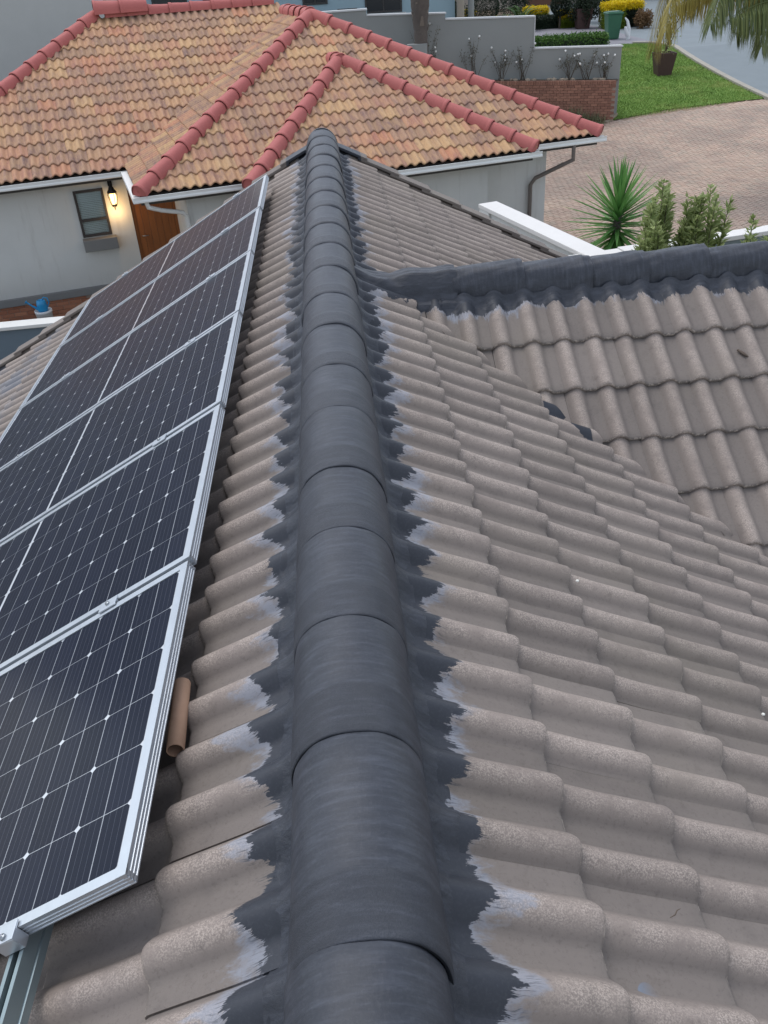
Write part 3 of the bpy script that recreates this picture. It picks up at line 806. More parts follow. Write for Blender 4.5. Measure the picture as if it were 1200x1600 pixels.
M_SOF = simple('dark_fascia', srgb(84, 82, 80, .7), .7, 10, .1, .05)
mb = MB()
def slab(pts, n_, th=.05):
    a = [Vector(q)-n_*.012 for q in pts]; b = [Vector(q)-n_*th for q in pts]; n = len(a)
    mb.add(a+b, [tuple(range(n)), tuple(range(2*n-1, n-1, -1))]+[(i, n+i, n+(i+1) % n, (i+1) % n) for i in range(n)])
hgt = lambda d: ZE + d*tn
vM, vG, vL, uS, uE = 14.68, 14.14, 16.95, .85, 9.08
nM = (-V*sn + Z_*cn); nS = (-U*sn + Z_*cn); nE = (U*sn + Z_*cn)
apx = W(4.965, 18.795, hgt(4.115)); RZ = hgt(4.115)
LZ = hgt(4.45); vR = vL+4.45
slab([W(uS, vM, ZE), W(uE, vM, ZE), apx], nM)
slab([W(uS, vL, ZE), W(uS, vM, ZE), apx, W(4.965, vL+4.115, RZ)], nS)
slab([W(uE, vM, ZE), W(uE, 22.9, ZE), W(4.965, 22.9, RZ), apx], nE)
slab([W(-3.4, vL, ZE), W(uS, vL, ZE), W(4.965, vL+4.115, RZ), W(4.965, vR, LZ), W(1.05, vR, LZ)], nM)
slab([W(-3.4, vL, ZE), W(1.05, vR, LZ), W(1.05, vR+4.4, hgt(0))], -nE if False else nS)
slab([W(1.05, vR, LZ), W(4.965, vR, LZ), W(4.965, vR+4.4, ZE), W(1.05, vR+4.4, ZE)], (V*sn+Z_*cn))
bL, bR = 2.52, 7.5; bC = 4.94; bZ = hgt(2.75)
slab([W(bL, vG, ZE), W(bR, vG, ZE), W(bC+.05, vG+2.75, bZ), W(bC-.05, vG+2.75, bZ)], nM)
slab([W(bL, vM+.5, ZE), W(bL, vG, ZE), W(bC, vG+2.75, bZ), W(bC, vG+3.3, bZ)], nS)
slab([W(bR, vG, ZE), W(bR, vM+.5, ZE), W(bC, vG+3.3, bZ), W(bC, vG+2.75, bZ)], nE)
nroof = mb.build('roof', M_UNDER, nb)
TN = tile_mesh('clay_tile', M_NT, a=.074, hgt=.050, power=.8, n=9)
def fieldN(u0, u1, ve, n_course, clips):
    D_ = -V*cn - Z_*sn; ntl = int(n_course)
    # origin on the eave line, courses counted up from it
    O_ = W(u0, ve, ZE) - D_*0
    out = []
    topS = ntl*GA
    O2 = O_ - D_*topS
    return tile_field(O2, U, D_, nM, 0, int((u1-u0)/TW)+1, 1, ntl+1, 0, TN, clips)
def dia(u, v, du, dv): return (W(u, v), (U*du+V*dv)*q2)
nt = []
nt += fieldN(uS, uE, vM, 15, [dia(uS, vM, 1, -1), dia(uE, vM, -1, -1)])
nt += fieldN(-3.4, 5.1, vL, 15, [dia(-3.4, vL, 1, -1), dia(uS+.04, vL, -1, 1), (W(0, vR-.03), -V), (W(4.95, 0), -U)])
nt += fieldN(bL, bR, vG, 10, [(W(bL, vG), (U*2.75-V*(bC-bL)).normalized()), (W(bR, vG), (-U*2.75-V*(bR-bC)).normalized())])
# west faces (the strip and the bay's side)
p2 = math.atan(2.75*tn/(bC-bL)); D_ = -U*cn - Z_*sn; D_2 = -U*math.cos(p2) - Z_*math.sin(p2); nS2 = -U*math.sin(p2) + Z_*math.cos(p2)
for (ue, v_hi, v_lo, ncs, D_, nS_, cl) in ((uS, vL+4.2, vM, 15, D_, nS, [dia(uS, vM, -1, 1), dia(uS-.03, vL, 1, -1), (W(4.94, 0), -U)]), (bL, 18.2, vG, 9, D_2, nS2, [(W(bL, vG), (-U*2.75+V*(bC-bL)).normalized()), (W(bL-.02, vM), (U*2.75-V*(bC-bL)).normalized())])):
    O2 = W(ue, v_hi, ZE) - D_*(ncs*GA)
    nt += tile_field(O2, -V, D_, nS_, 0, int((v_hi-v_lo)/TW)+1, 1, ncs+1, 0, TN, cl)
place_tiles(nt, 'roof_tile', nroof, 300)
# red hips and ridges
def hipcaps(p0, p1, r_=.125, L_=.43, name='ridge_tile', lift=.05, seedb=100):
    p0, p1 = Vector(p0), Vector(p1); d = p1-p0; n = max(1, round(d.length/L_)); L_ = d.length/n
    me = cap_mesh(name, L_+.03, r_*1.1, r_*.93, r_*.98, -.055, M_RED, band=.05, collar=.008, seed=seedb, wr=.002, n=14)
    y_ = d.normalized(); x_ = y_.cross(Z_).normalized(); z_ = x_.cross(y_)
    for i in range(n):
        M = Matrix.Identity(4); o_ = p0+y_*(i*L_)+z_*lift
        for r__ in range(3): M[r__][0] = x_[r__]; M[r__][1] = y_[r__]; M[r__][2] = z_[r__]; M[r__][3] = o_[r__]
        link(name, me, nroof, M @ Matrix.Rotation(rnd.gauss(0, .012), 4, 'Z'))
        if i == 0:
            k = MB(); vs = [(r_*1.06*sc_*math.cos(math.pi*j/14), .012-.02*(1-sc_), -.06+(r_*.98+.05)*sc_*math.sin(math.pi*j/14)) for sc_ in (1., .8, .4, .01) for j in range(15)]
            k.add(vs, [(a*15+j, a*15+j+1, (a+1)*15+j+1, (a+1)*15+j) for a in range(3) for j in range(14)], True); k.build('ridge_end_cap', M_RED, nroof, M=M)
hipcaps(W(uS, vM, ZE), apx); hipcaps(W(uE, vM, ZE), apx)
hipcaps(apx, W(4.965, vR-.35, RZ)); hipcaps(W(1.25, vR, LZ), W(4.8, vR, LZ)); hipcaps(W(-3.4, vL, ZE), W(1.05, vR, LZ))
hipcaps(W(1.05, vR, LZ+.02), W(2.1, vR, LZ+.02), r_=.2, lift=.10)
hipcaps(W(bL, vG, ZE), W(bC-.05, vG+2.75, bZ)); hipcaps(W(bR, vG, ZE), W(bC+.05, vG+2.75, bZ)); hipcaps(W(bC, vG+2.7, bZ), W(bC, vG+3.35, bZ))
# walls
zg = -4.2; zs = ZE-.16
def wbox(mb, u0, u1, v0, v1, z0, z1): mb.box(u0, u1, v0, v1, z0, z1, MU)
# facade with window and door openings (plane v=17.4)
mb = MB(); vf0, vf1 = 17.4, 17.62
wbox(mb, -3.1, -.17, vf0, vf1, -3.72, zs); wbox(mb, -.17, .365, vf0, vf1, -3.72, -2.78); wbox(mb, -.17, .365, vf0, vf1, -1.94, zs)
wbox(mb, .365, .79, vf0, vf1, zg, zs); wbox(mb, .79, 1.62, vf0, vf1, -1.97, zs); wbox(mb, 1.62, 1.85, vf0, vf1, zg, zs)
wbox(mb, -.17, .365, vf0+.001, vf1, zg, -3.72)
wbox(mb, 1.62, 1.85, 15.15+.22, vf0-.002, zg, zs)          # side of the entrance
wbox(mb, 1.6, 6.2, 15.15, 15.37, zg, zs-.02); wbox(mb, 6.6, 8.27, 15.15, 15.37, zg, zs-.02); wbox(mb, 8.05, 8.27, 15.372, 22.4, zg, zs-.02)
wbox(mb, 2.7, 6.85, 14.65, 14.87, zg, zs-.01); wbox(mb, 6.63, 6.85, 14.872, 15.148, zg, zs-.01); wbox(mb, 2.7, 2.92, 14.872, 15.148, zg, zs-.01)
wbox(mb, -3.1, -2.88, vf1+.002, 25, zg, zs); 
nwall = mb.build('wall', M_NW, nb)
mb = MB(); wbox(mb, -3.12, .365, 17.33, 17.398, -3.84, -3.70); mb.build('plinth_band', simple('band_plaster', srgb(138, 138, 136, .8), .85, 6, .06, .1), nb, bevel=.008)
# brick plinth, each brick its own piece
def mat_brick(name='red_brick', a=srgb(164, 110, 86, .85), b=srgb(194, 136, 106, .88)):
    t = NT(name, .85, .2); p = t.pos(); c = t.mix(t.rand(), a, b); c = t.mix(t.math('MULTIPLY', t.ss(t.noise(40, p, 4), .5, .8), .3), c, srgb(110, 76, 64, .7)); t.base(c); t.bump(t.noise(120, p, 4), .3, .002); return t.m
M_BRICK = mat_brick(); M_MORT = simple('mortar', srgb(176, 158, 144, .8), .95, 40, .15, .2)
mb = MB(); wbox(mb, -3.1, -.172, 17.372, 17.398, zg, -3.842); nbr = mb.build('brick_plinth', M_MORT, nb)
kb = MB(); kb.box(-.108, .108, -.012, .03, -.034, .034); BR = kb.build('brick', M_BRICK, nbr, bevel=.004, seg=1, M=MU @ Matrix.Translation((-3., 17.37, -4.16))).data
bi = 0
for r_ in range(5):
    for c in range(13):
        u_ = -2.98+(c+.5*(r_ % 2))*.226
        if u_ > -.28 or (r_ == 0 and c == 0): continue
        link('brick', BR, nbr, MU @ Matrix.Translation((u_, 17.37+rnd.uniform(-.002, .002), -4.16+r_*.076)))
# gutters + fascia
def gutter(pts, parent):
    prof = [(0, 0), (-.115, 0.0), (-.125, .01), (-.125, .03), (-.115, .05), (-.12, .085), (-.128, .09), (-.122, .096), (-.108, .09), (-.104, .05), (-.105, .015), (-.008, .012), (-.006, .09), (0, .09)]
    for (u0, u1, ve) in pts:
        k = MB(); n = len(prof); vs = []
        for u_ in (u0, u1): vs += [W(u_, ve+.07+a, ZE-.11+b) for a, b in prof]
        k.add(vs, [(i, (i+1) % n, n+(i+1) % n, n+i) for i in range(n)]+[(0, 1, 2, 3, 4, 5, 6, 7, 8, 9, 10, 11, 12, 13)[::-1], tuple(range(n, 2*n))])
        k.build('gutter', M_GUT, parent)
gutter([(-3.5, uS, vL), (uS-.1, bL+.05, vM), (bL-.1, bR+.12, vG), (bR+.14, uE+.12, vM)], nb)
# side gutter of the strip face
k = MB(); k.box(uS-.12, uS-.01, vM-.05, vL-.07, ZE-.11, ZE-.02, MU); k.build('gutter', M_GUT, nb, bevel=.01)
mb = MB(); wbox(mb, -3.5, uS-.0, vL+.072, vL+.10, ZE-.17, ZE-.03); wbox(mb, uS, bL, vM+.072, vM+.1, ZE-.17, ZE-.03); wbox(mb, bL, bR, vG+.072, vG+.1, ZE-.17, ZE-.03); wbox(mb, bR+.001, uE, vM+.072, vM+.1, ZE-.17, ZE-.03)
wbox(mb, -3.4, uS, vL+.102, 17.398, ZE-.16, ZE-.14); wbox(mb, uS+.002, 6.6, vM+.102, 15.148, ZE-.17, ZE-.15); wbox(mb, bL+.01, bR-.01, vG+.102, 14.648, ZE-.165, ZE-.145)
wbox(mb, 7.51, uE-.02, vM+.102, 15.148, ZE-.168, ZE-.148); wbox(mb, .87, 2.2, 15.15, 17.39, ZE-.155, ZE-.135)
mb.build('eave_soffit', M_SOF, nb)
# downpipes
k = MB(); k.tube([W(8.55, 14.66, ZE-.1), W(8.55, 14.66, ZE-.36), W(8.42, 14.82, ZE-.46), W(8.0, 15.05, -2.28), W(7.93, 15.09, -2.4), W(7.93, 15.1, -4.1)], .037, 12); k.build('downpipe', simple('taupe_pipe', srgb(130, 122, 116, .75), .5), nb)
k = MB(); k.tube([W(.93, 14.7, ZE-.1), W(.95, 14.72, ZE-.2), W(1.15, 14.85, ZE-.3), W(1.5, 15.03, ZE-.42), W(1.56, 15.08, ZE-.5), W(1.57, 15.1, -4.1)], .036, 12); k.build('downpipe', M_GUT, nb)
k = MB(); k.lathe([(.13, -2.35), (.13, -1.8)], n=22); k.lathe([(.13, -1.8), (.0, -1.8)], n=22)
# window
M_WF = simple('charcoal_window_frame', srgb(70, 68, 68, .7), .5, 20, .05, .02)
def tri_glass():
    t = NT('window_glass', .05, .5); tr = t.n('ShaderNodeBsdfTransparent'); tr.inputs[0].default_value = (.86, .9, .9, 1); gl = t.n('ShaderNodeBsdfGlossy'); gl.inputs['Roughness'].default_value = .04
    fr = t.n('ShaderNodeFresnel'); fr.inputs[0].default_value = 1.45; ms = t.n('ShaderNodeMixShader'); out = t.t.nodes['Material Output']
    t.t.links.new(fr.outputs[0], ms.inputs[0]); t.t.links.new(tr.outputs[0], ms.inputs[1]); t.t.links.new(gl.outputs[0], ms.inputs[2]); t.t.links.new(ms.outputs[0], out.inputs[0]); return t.m
M_GL = tri_glass()
mb = MB(); u0, u1, z0, z1 = -.169, .364, -2.779, -1.941; fw = .045
wbox(mb, u0, u0+fw, 17.375, 17.45, z0, z1); wbox(mb, u1-fw, u1, 17.375, 17.45, z0, z1)
for za, zb in ((z0, z0+fw), (z1-fw, z1), (-2.50, -2.455)): wbox(mb, u0+fw+.001, u1-fw-.001, 17.377, 17.448, za, zb)
win = mb.build('window', M_WF, nb, bevel=.004)
mb = MB(); wbox(mb, u0+fw, u1-fw, 17.405, 17.41, -2.455, z1-fw); mb.build('pane', M_GL, win); mb = MB(); wbox(mb, u0+fw, u1-fw, 17.405, 17.41, z0+fw, -2.50); mb.build('pane', M_GL, win)
mb = MB()
for q in range(26):
    zz = z0+.03+q*.031; mb.box(u0+.03, u1-.03, 17.430, 17.4315, zz, zz+.0255, MU @ Matrix.Translation((0, 17.43, zz)) @ Matrix.Rotation(-.22, 4, 'X') @ Matrix.Translation((0, -17.43, -zz)))
mb.build('venetian_blind', simple('blind_white', srgb(236, 238, 236, .95), .6, 5, .03, 0), win)
mb = MB(); wbox(mb, -.19, .43, 17.20, 17.398, -3.01, -2.795); mb.build('window_sill', simple('sill_plaster', srgb(134, 134, 132, .78), .85, 8, .06, .1), nb, bevel=.012)
# door: vertical timber boards
t = NT('door_timber', .5, .4); p = t.pos(); rp = t.scale(p, (1, 1, 1), (0, 0, -FI)); g_ = t.noise(1, t.scale(rp, (30, 30, 1.6)), 5, .6, .5)
c = t.mix(g_, srgb(132, 78, 38, .75), srgb(172, 108, 56, .78)); c = t.mix(t.math('MULTIPLY', t.rand(), .25), c, srgb(120, 70, 36, .7)); t.base(c); t.bump(g_, .2, .002); M_DOOR = t.m
mb = MB(); wbox(mb, .79, .84, 17.43, 17.53, zg, -1.97); wbox(mb, 1.57, 1.62, 17.43, 17.53, zg, -1.97); wbox(mb, .841, 1.569, 17.43, 17.53, -2.02, -1.97); door = mb.build('door', M_DOOR, nb)
for q in range(6):
    mb = MB(); wbox(mb, .8415+q*.1213, .8415+(q+1)*.1213-.004, 17.45, 17.49, zg+.02, -2.022); mb.build('door_board', M_DOOR, door, bevel=.004)
mb = MB(); mb.tube([W(.90, 17.44, -2.9), W(.90, 17.40, -2.9), W(.96, 17.39, -2.9), W(1.02, 17.395, -2.9)], .009, 8); mb.build('door_handle', M_BOLT, door)
# lantern: hangs on the wall, lit
lan = empty('wall_lantern', W(.51, 17.25, -2.35), 'lit black wall lantern with glowing bulb between the window and the wooden door', 'lantern')
M_BLK = simple('black_iron', srgb(34, 32, 32, .8), .45, 20, .1, .05)
c_ = W(.51, 17.25); mb = MB()
mb.tube([W(.51, 17.40, -1.84), W(.51, 17.30, -1.80), c_+Z_*-1.82, c_+Z_*-1.9], .010, 8); mb.box(.47, .55, 17.385, 17.399, -1.93, -1.77, MU); mb.build('bracket', M_BLK, lan)
mb = MB(); mb.lathe([(.012, -1.885), (.03, -1.9), (.045, -1.93), (.055, -1.96), (.085, -2.0), (.088, -2.02), (.0, -2.015)], c_, 14); mb.build('lamp_cap', M_BLK, lan)
mb = MB()
for q in range(6):
    a = q*math.pi/3; mb.tube([c_+Vector((.078*math.cos(a), .078*math.sin(a), -2.015)), c_+Vector((.085*math.cos(a), .085*math.sin(a), -2.06)), c_+Vector((.05*math.cos(a), .05*math.sin(a), -2.24))], .005, 5)
mb.lathe([(.0, -2.235), (.05, -2.235), (.045, -2.26), (.015, -2.28), (.012, -2.32), (.0, -2.335)], c_, 12); mb.build('lamp_cage', M_BLK, lan)
t = NT('lamp_glow'); t.base((1, .75, .4, 1)); t.b.inputs['Emission Color'].default_value = (1, .62, .22, 1); t.b.inputs['Emission Strength'].default_value = 2.6; M_GLOW = t.m
mb = MB(); mb.lathe([(.0, -2.03), (.052, -2.04), (.062, -2.08), (.055, -2.16), (.035, -2.22), (.0, -2.232)], c_, 14); mb.build('bulb_glass', M_GLOW, lan)
ld = bpy.data.lights.new('lantern_light', 'POINT'); ld.energy = 3.2; ld.color = (1, .6, .25); ld.shadow_soft_size = .06
lo = link('lantern_light', ld, lan, Matrix.Translation(W(.51, 17.2, -2.38)))
# grey building standing behind on the left, and low white wall, bucket, can
mb = MB(); mb.box(-16, 1.6, 27.2, 30, -4.2, 4.5, MU); o = mb.build('grey_building', M_WALLG); tag(o, 'plain dark grey plastered building behind the left hip of the neighbouring roof', 'building')
mb = MB(); mb.box(-5.2, 0, 0, .3, 0, .55); 
lw = empty('courtyard_wall', (-4.9, 14.3, -4.2), 'low blue grey wall with white coping at the left edge below the watering can', 'wall')
ang = Matrix.Translation((-4.65, 14.25, 0)) @ Matrix.Rotation(R(3), 4, 'Z')
mb = MB(); mb.box(-5., .25, -.1, .1, -4.2, -3.5, ang); mb.build('wall_body', simple('blue_grey_plaster', srgb(118, 134, 146, .7), .85, 4, .06, .1), lw)
mb = MB(); mb.box(-5.03, .28, -.15, .15, -3.498, -3.44, ang); mb.build('coping', simple('white_coping', srgb(228, 228, 224, .85), .8, 5, .05, .1), lw, bevel=.008)
M_WHP = simple('white_plastic', srgb(226, 228, 228, .85), .5, 10, .04, .03)
bx = W(-1.16, 16.6); gz = -4.2
mb = MB(); mb.lathe([(.0, -4.19), (.115, -4.19), (.15, -3.8), (.155, -3.795), (.155, -3.75), (.145, -3.75), (.13, -3.775), (.0, -3.775)], bx, 24); o = mb.build('bucket', M_WHP); tag(o, 'upturned white plastic tub under the blue watering can', 'tub')
wc = empty('watering_can', bx+Z_*-3.774, 'bright blue plastic watering can standing on a white tub by the brick plinth', 'watering can')
M_BLUE = simple('blue_plastic', srgb(36, 146, 200, .85), .35, 10, .04, .02, .5); c_ = bx+Z_*-3.774
k = MB(); k.lathe([(.0, .0), (.085, .0), (.095, .05), (.09, .14), (.075, .2), (.06, .21), (.06, .2), (.0, .19)], c_, 22); k.build('can_body', M_BLUE, wc)
k = MB(); k.tube([c_-U*.07+Z_*.04, c_-U*.16+Z_*.12, c_-U*.24+Z_*.2], [.028, .018, .014], 12); k.lathe([(.014, 0), (.034, .02), (.03, .026), (0, .026)], c_-U*.24+Z_*.2, 12, M=Matrix.Rotation(-.9, 4, 'Y')); k.build('spout', M_BLUE, wc)
k = MB(); k.tube([c_+U*.02+Z_*.2, c_+U*.06+Z_*.25, c_+U*.12+Z_*.23, c_+U*.135+Z_*.15, c_+U*.09+Z_*.06], .011, 8); k.build('handle', M_BLUE, wc)

# ================================================================== boundary walls on the right
M_COP = simple('white_coping_r', srgb(226, 224, 220, .84), .8, 6, .06, .12)
M_TEAL = simple('teal_grey_plaster', srgb(126, 138, 140, .75), .85, 4, .06, .1)
bw = empty('boundary_wall', (3.2, 10.8, -4.2), 'white capped boundary wall beside the back gable with a notch in its near end', 'wall')
mb = MB(); A0, A1 = Vector((2.42, 13.55, 0)), Vector((3.28, 10.72, 0)); d_ = (A1-A0); L_ = d_.length
Mw = Matrix.Translation(A0) @ Matrix.Rotation(math.atan2(d_.y, d_.x), 4, 'Z')
mb.box(.32, L_, -.11, .11, -4.2, -1.965, Mw); mb.box(0, .318, -.15, .15, -4.2, -1.965, Mw); mb.build('wall_body', M_NW, bw)
mb = MB(); mb.box(-.02, L_+.18, -.155, .155, -1.963, -1.9, Mw); mb.build('coping', M_COP, bw, bevel=.008)
B0, B1 = Vector((2.75, 10.62, 0)), Vector((10.5, 12.22, 0)); d_ = (B1-B0); L2 = d_.length; Mw2 = Matrix.Translation(B0) @ Matrix.Rotation(math.atan2(d_.y, d_.x), 4, 'Z')
gw = empty('garden_wall', (6.5, 11.3, -4.2), 'long teal grey garden wall with white coping behind the shrubs at the right edge', 'wall')
mb = MB(); mb.box(0, L2, -.09, .09, -4.2, -1.985, Mw2); mb.build('wall_body', M_TEAL, gw)
mb = MB(); mb.box(-.03, .93, -.14, .11, -1.983, -1.935, Mw2); mb.box(.94, L2, -.11, .13, -1.983, -1.925, Mw2); mb.build('coping', M_COP, gw, bevel=.008)

# ================================================================== garden: terraced walls
M_GW = simple('garden_grey_plaster', srgb(152, 155, 153, .85), .88, 1.2, .08, .15); M_WC = simple('pale_cap', srgb(214, 216, 216, .84), .8, 6, .05, .1)
ga = empty('terrace_wall', (5, 30.8, -3.7), 'stepped grey garden wall with thin white cap behind the neighbouring roof', 'wall')
yg = 30.74; mb = MB()
segs = [(-3.5, 1.58, -.13, -.13), (1.58, 4.03, -.286, -.378), (4.03, 6.84, -.54, -.634), (6.84, 9.71, -1.522, -1.629)]
cp_ = MB()
for x0, x1, za, zb in segs:
    mb.add([(x0, yg, -3.9), (x1, yg, -3.9), (x1, yg, zb), (x0, yg, za), (x0, yg+.22, -3.9), (x1, yg+.22, -3.9), (x1, yg+.22, zb), (x0, yg+.22, za)], [(0,1,2,3),(5,4,7,6),(0,3,7,4),(1,5,6,2),(3,2,6,7),(0,4,5,1)])
    cp_.add([(x0, yg-.03, za+.002), (x1+.03, yg-.03, zb+.002), (x1+.03, yg-.03, zb+.045), (x0, yg-.03, za+.045), (x0, yg+.25, za+.002), (x1+.03, yg+.25, zb+.002), (x1+.03, yg+.25, zb+.045), (x0, yg+.25, za+.045)], [(0,1,2,3),(5,4,7,6),(0,3,7,4),(1,5,6,2),(3,2,6,7),(0,4,5,1)])
cp_.box(6.842, 6.87, yg-.02, yg+.24, -1.476, -.64)
mb.build('wall_body', M_GW, ga); cp_.build('cap', M_WC, ga)
mb = MB(); mb.box(2.75, 3.35, 29.9, 30.2, -3, -1.08); o = mb.build('wall_stub', M_GW, bevel=.01); tag(o, 'short grey pier standing left of the palm trunk before the terrace wall', 'pier')
# brick planter wall
zb_ = lambda x: -2.534+(9.45-x)*.0575
M_BR2 = mat_brick('planter_brick', srgb(142, 104, 90, .76), srgb(168, 124, 106, .8))
pw = empty('brick_planter', (7, 30.2, -3.8), 'red brick planter wall topped by a row of upright bricks below the roses', 'planter')
core = MB(); core.add([(1.5, 30.21, -4), (9.45, 30.21, -4), (9.45, 30.21, -2.62), (1.5, 30.21, zb_(1.5)-.09)] + [(1.5, 30.4, -4), (9.45, 30.4, -4), (9.45, 30.4, -2.62), (1.5, 30.4, zb_(1.5)-.09)], [(0,1,2,3),(5,4,7,6),(0,3,7,4),(1,5,6,2),(3,2,6,7),(0,4,5,1)])
pcore = core.build('brick_wall', M_MORT, pw)
k = MB(); k.box(-.108, .108, -.02, .03, -.035, .035); mbr = k.mesh('brick', M_BR2); k = MB(); k.box(-.034, .034, -.02, .19, -.11, .0); msol = k.mesh('brick', M_BR2)
cnt = 0; stuff = MB()
x = 9.41
bl = []
while x > 4.0:
    bl.append((x, zb_(x), msol)); x -= .077
nrow = 16
for r_ in range(nrow):
    x = 9.33 + (0 if r_ % 2 else .0)-.113*(r_ % 2)
    while x > 4.2:
        z = zb_(x)-.155-r_*.079
        if z > -4.0: bl.append((x, z, mbr))
        x -= .226
bl.sort(key=lambda b: -(b[0]+b[1]*.3) if b[2] is mbr else -100+(-b[0]))
rest = []
for i, (x, z, me) in enumerate(bl):
    M = Matrix.Translation((x, 30.19+rnd.uniform(-.003, .003), z)) @ Matrix.Rotation(.0575, 4, 'Y')
    if i < 300: link('brick', me, pcore, M)
    else:
        b = len(stuff.v); stuff.v += [tuple(M @ v.co) for v in me.vertices]; stuff.f += [tuple(b+q for q in p_.vertices) for p_ in me.polygons]; stuff.sm += [False]*len(me.polygons)
o = stuff.build('bricks', M_BR2, pcore); tag(o, kind='stuff')
# planter soil and stones, concrete edge strip
mb = MB(); mb.add([(1.5, 30.38, zb_(1.5)-.02), (9.5, 30.38, -2.6), (9.7, 30.75, -2.56), (1.5, 30.75, zb_(1.5))], [(0, 1, 2, 3)]); o = mb.build('planter_soil', M_SOIL, pw)
M_STONE = simple('pale_stone', srgb(170, 156, 138, .75), .9, 20, .2, .3)
def stone(c, r_, name='stone'):
    k = MB(); bm = bmesh.new(); bmesh.ops.create_icosphere(bm, subdivisions=1, radius=r_)
    for v in bm.verts: v.co = Vector((v.co.x*rnd.uniform(.8, 1.4), v.co.y*rnd.uniform(.8, 1.1), v.co.z*rnd.uniform(.5, .75)))+Vector(c)
    me = bpy.data.meshes.new(name); bm.to_mesh(me); bm.free(); me.materials.append(M_STONE); return me
for q in range(22):
    x = rnd.uniform(4.8, 9.4); link('stone', stone((x, 30.45+rnd.uniform(-.03, .1), zb_(x)+.01), rnd.uniform(.05, .1)), pw)
mb = MB(); mb.add([(9.05, 30.05, -3.80), (9.2, 30.0, -3.80), (9.75, 30.75, -3.66), (9.6, 30.8, -3.66), (9.05, 30.05, -3.70), (9.2, 30.0, -3.70), (9.75, 30.75, -3.58), (9.6, 30.8, -3.58)], [(0,1,5,4),(1,2,6,5),(2,3,7,6),(3,0,4,7),(4,5,6,7)]); o = mb.build('edging_strip', M_STONE); tag(o, 'pale concrete edging strip at the foot of the brick planter corner', 'edging')
# kerb stones along the road
M_KERB = simple('kerb_concrete', srgb(178, 172, 160, .78), .9, 12, .12, .2)
kr = empty('road_kerb', (15.1, 36, -3.4), 'pale concrete kerb between the lawn and the grey road', 'kerb')
kp = [(15.25, 31.3), (15.1, 32.6), (14.98, 34), (14.9, 35.5), (14.86, 37), (14.86, 38.5), (14.9, 40), (14.93, 41.2), (14.6, 42.2), (13.9, 42.6)]
for (xa, ya), (xb, yb) in zip(kp[:-1], kp[1:]):
    a, b = Vector((xa, ya, G(ya))), Vector((xb, yb, G(yb))); n_ = max(1, int((b-a).length/.9+.5))
    for q in range(n_):
        p0 = a.lerp(b, (q+.01)/n_); p1 = a.lerp(b, (q+.99)/n_); s_ = (p1-p0).cross(Z_).normalized()*.12
        k = MB(); k.add([p0-s_, p0+s_, p1+s_, p1-s_] + [p0-s_+Z_*.1, p0+s_*.8+Z_*.1, p1+s_*.8+Z_*.1, p1-s_+Z_*.1], [(0,1,5,4),(1,2,6,5),(2,3,7,6),(3,0,4,7),(4,5,6,7)]); k.build('kerb_stone', M_KERB, kr)

# ================================================================== vegetation
def mat_leaf(name, a, b, rough=.55, tr=.25):
    t = NT(name, rough, .35); r_ = t.math('FRACT', t.math('ADD', t.attr('rnd'), t.n('ShaderNodeObjectInfo').outputs['Random']))
    t.base(t.mix(r_, a, b)); 
    tb = t.n('ShaderNodeBsdfTranslucent'); t.set(tb.inputs[0], t.mix(r_, a, b)); ms = t.n('ShaderNodeMixShader'); ms.inputs[0].default_value = tr
    out = t.t.nodes['Material Output']; t.t.links.new(t.b.outputs[0], ms.inputs[1]); t.t.links.new(tb.outputs[0], ms.inputs[2]); t.t.links.new(ms.outputs[0], out.inputs[0]); return t.m
M_YUC = mat_leaf('yucca_leaf', srgb(84, 136, 68, .82), srgb(130, 174, 98, .86), .42, .32)
M_OLE = mat_leaf('shrub_leaf', srgb(128, 146, 86, .85), srgb(188, 200, 138, .88), .5, .4)
M_HDG = mat_leaf('hedge_leaf', srgb(50, 88, 34, .6), srgb(104, 146, 62, .72)); M_DKG = mat_leaf('dark_leaf', srgb(26, 40, 28, .55), srgb(58, 78, 52, .6))
M_YEL = mat_leaf('golden_leaf', srgb(214, 184, 6, .85), srgb(240, 214, 30, .9), .6, .15); M_LIME = mat_leaf('lime_leaf', srgb(96, 124, 30, .65), srgb(140, 158, 36, .7))
t = NT('grass_blade', .6, .2); _p = t.pos(); _a = t.mix(t.attr('rnd'), srgb(102, 140, 60, .8), srgb(156, 182, 96, .86)); _a = t.mix(t.ss(t.noise(.55, _p, 4, .65), .48, .68), _a, srgb(168, 176, 104, .85)); _a = t.mix(t.math('MULTIPLY', t.ss(t.noise(1.7, _p, 3), .5, .7), .5), _a, srgb(84, 118, 52, .75)); t.base(_a); M_GRB = t.m; M_FRY = mat_leaf('palm_leaflet_yellow', srgb(150, 140, 66, .7), srgb(186, 170, 90, .75)); M_FRG = mat_leaf('palm_leaflet_green', srgb(84, 104, 56, .62), srgb(132, 142, 80, .7))
M_BARK = simple('palm_bark', srgb(112, 104, 98, .7), .95, 14, .3, .8, bdist=.03); M_STEM = simple('stem_bark', srgb(96, 86, 74, .7), .9, 30, .2, .2)
M_RLF = mat_leaf('rose_leaf', srgb(84, 88, 74, .7), srgb(122, 116, 92, .75)); M_ROSE = simple('white_petal', srgb(240, 240, 236, .9), .7, 30, .03, 0)

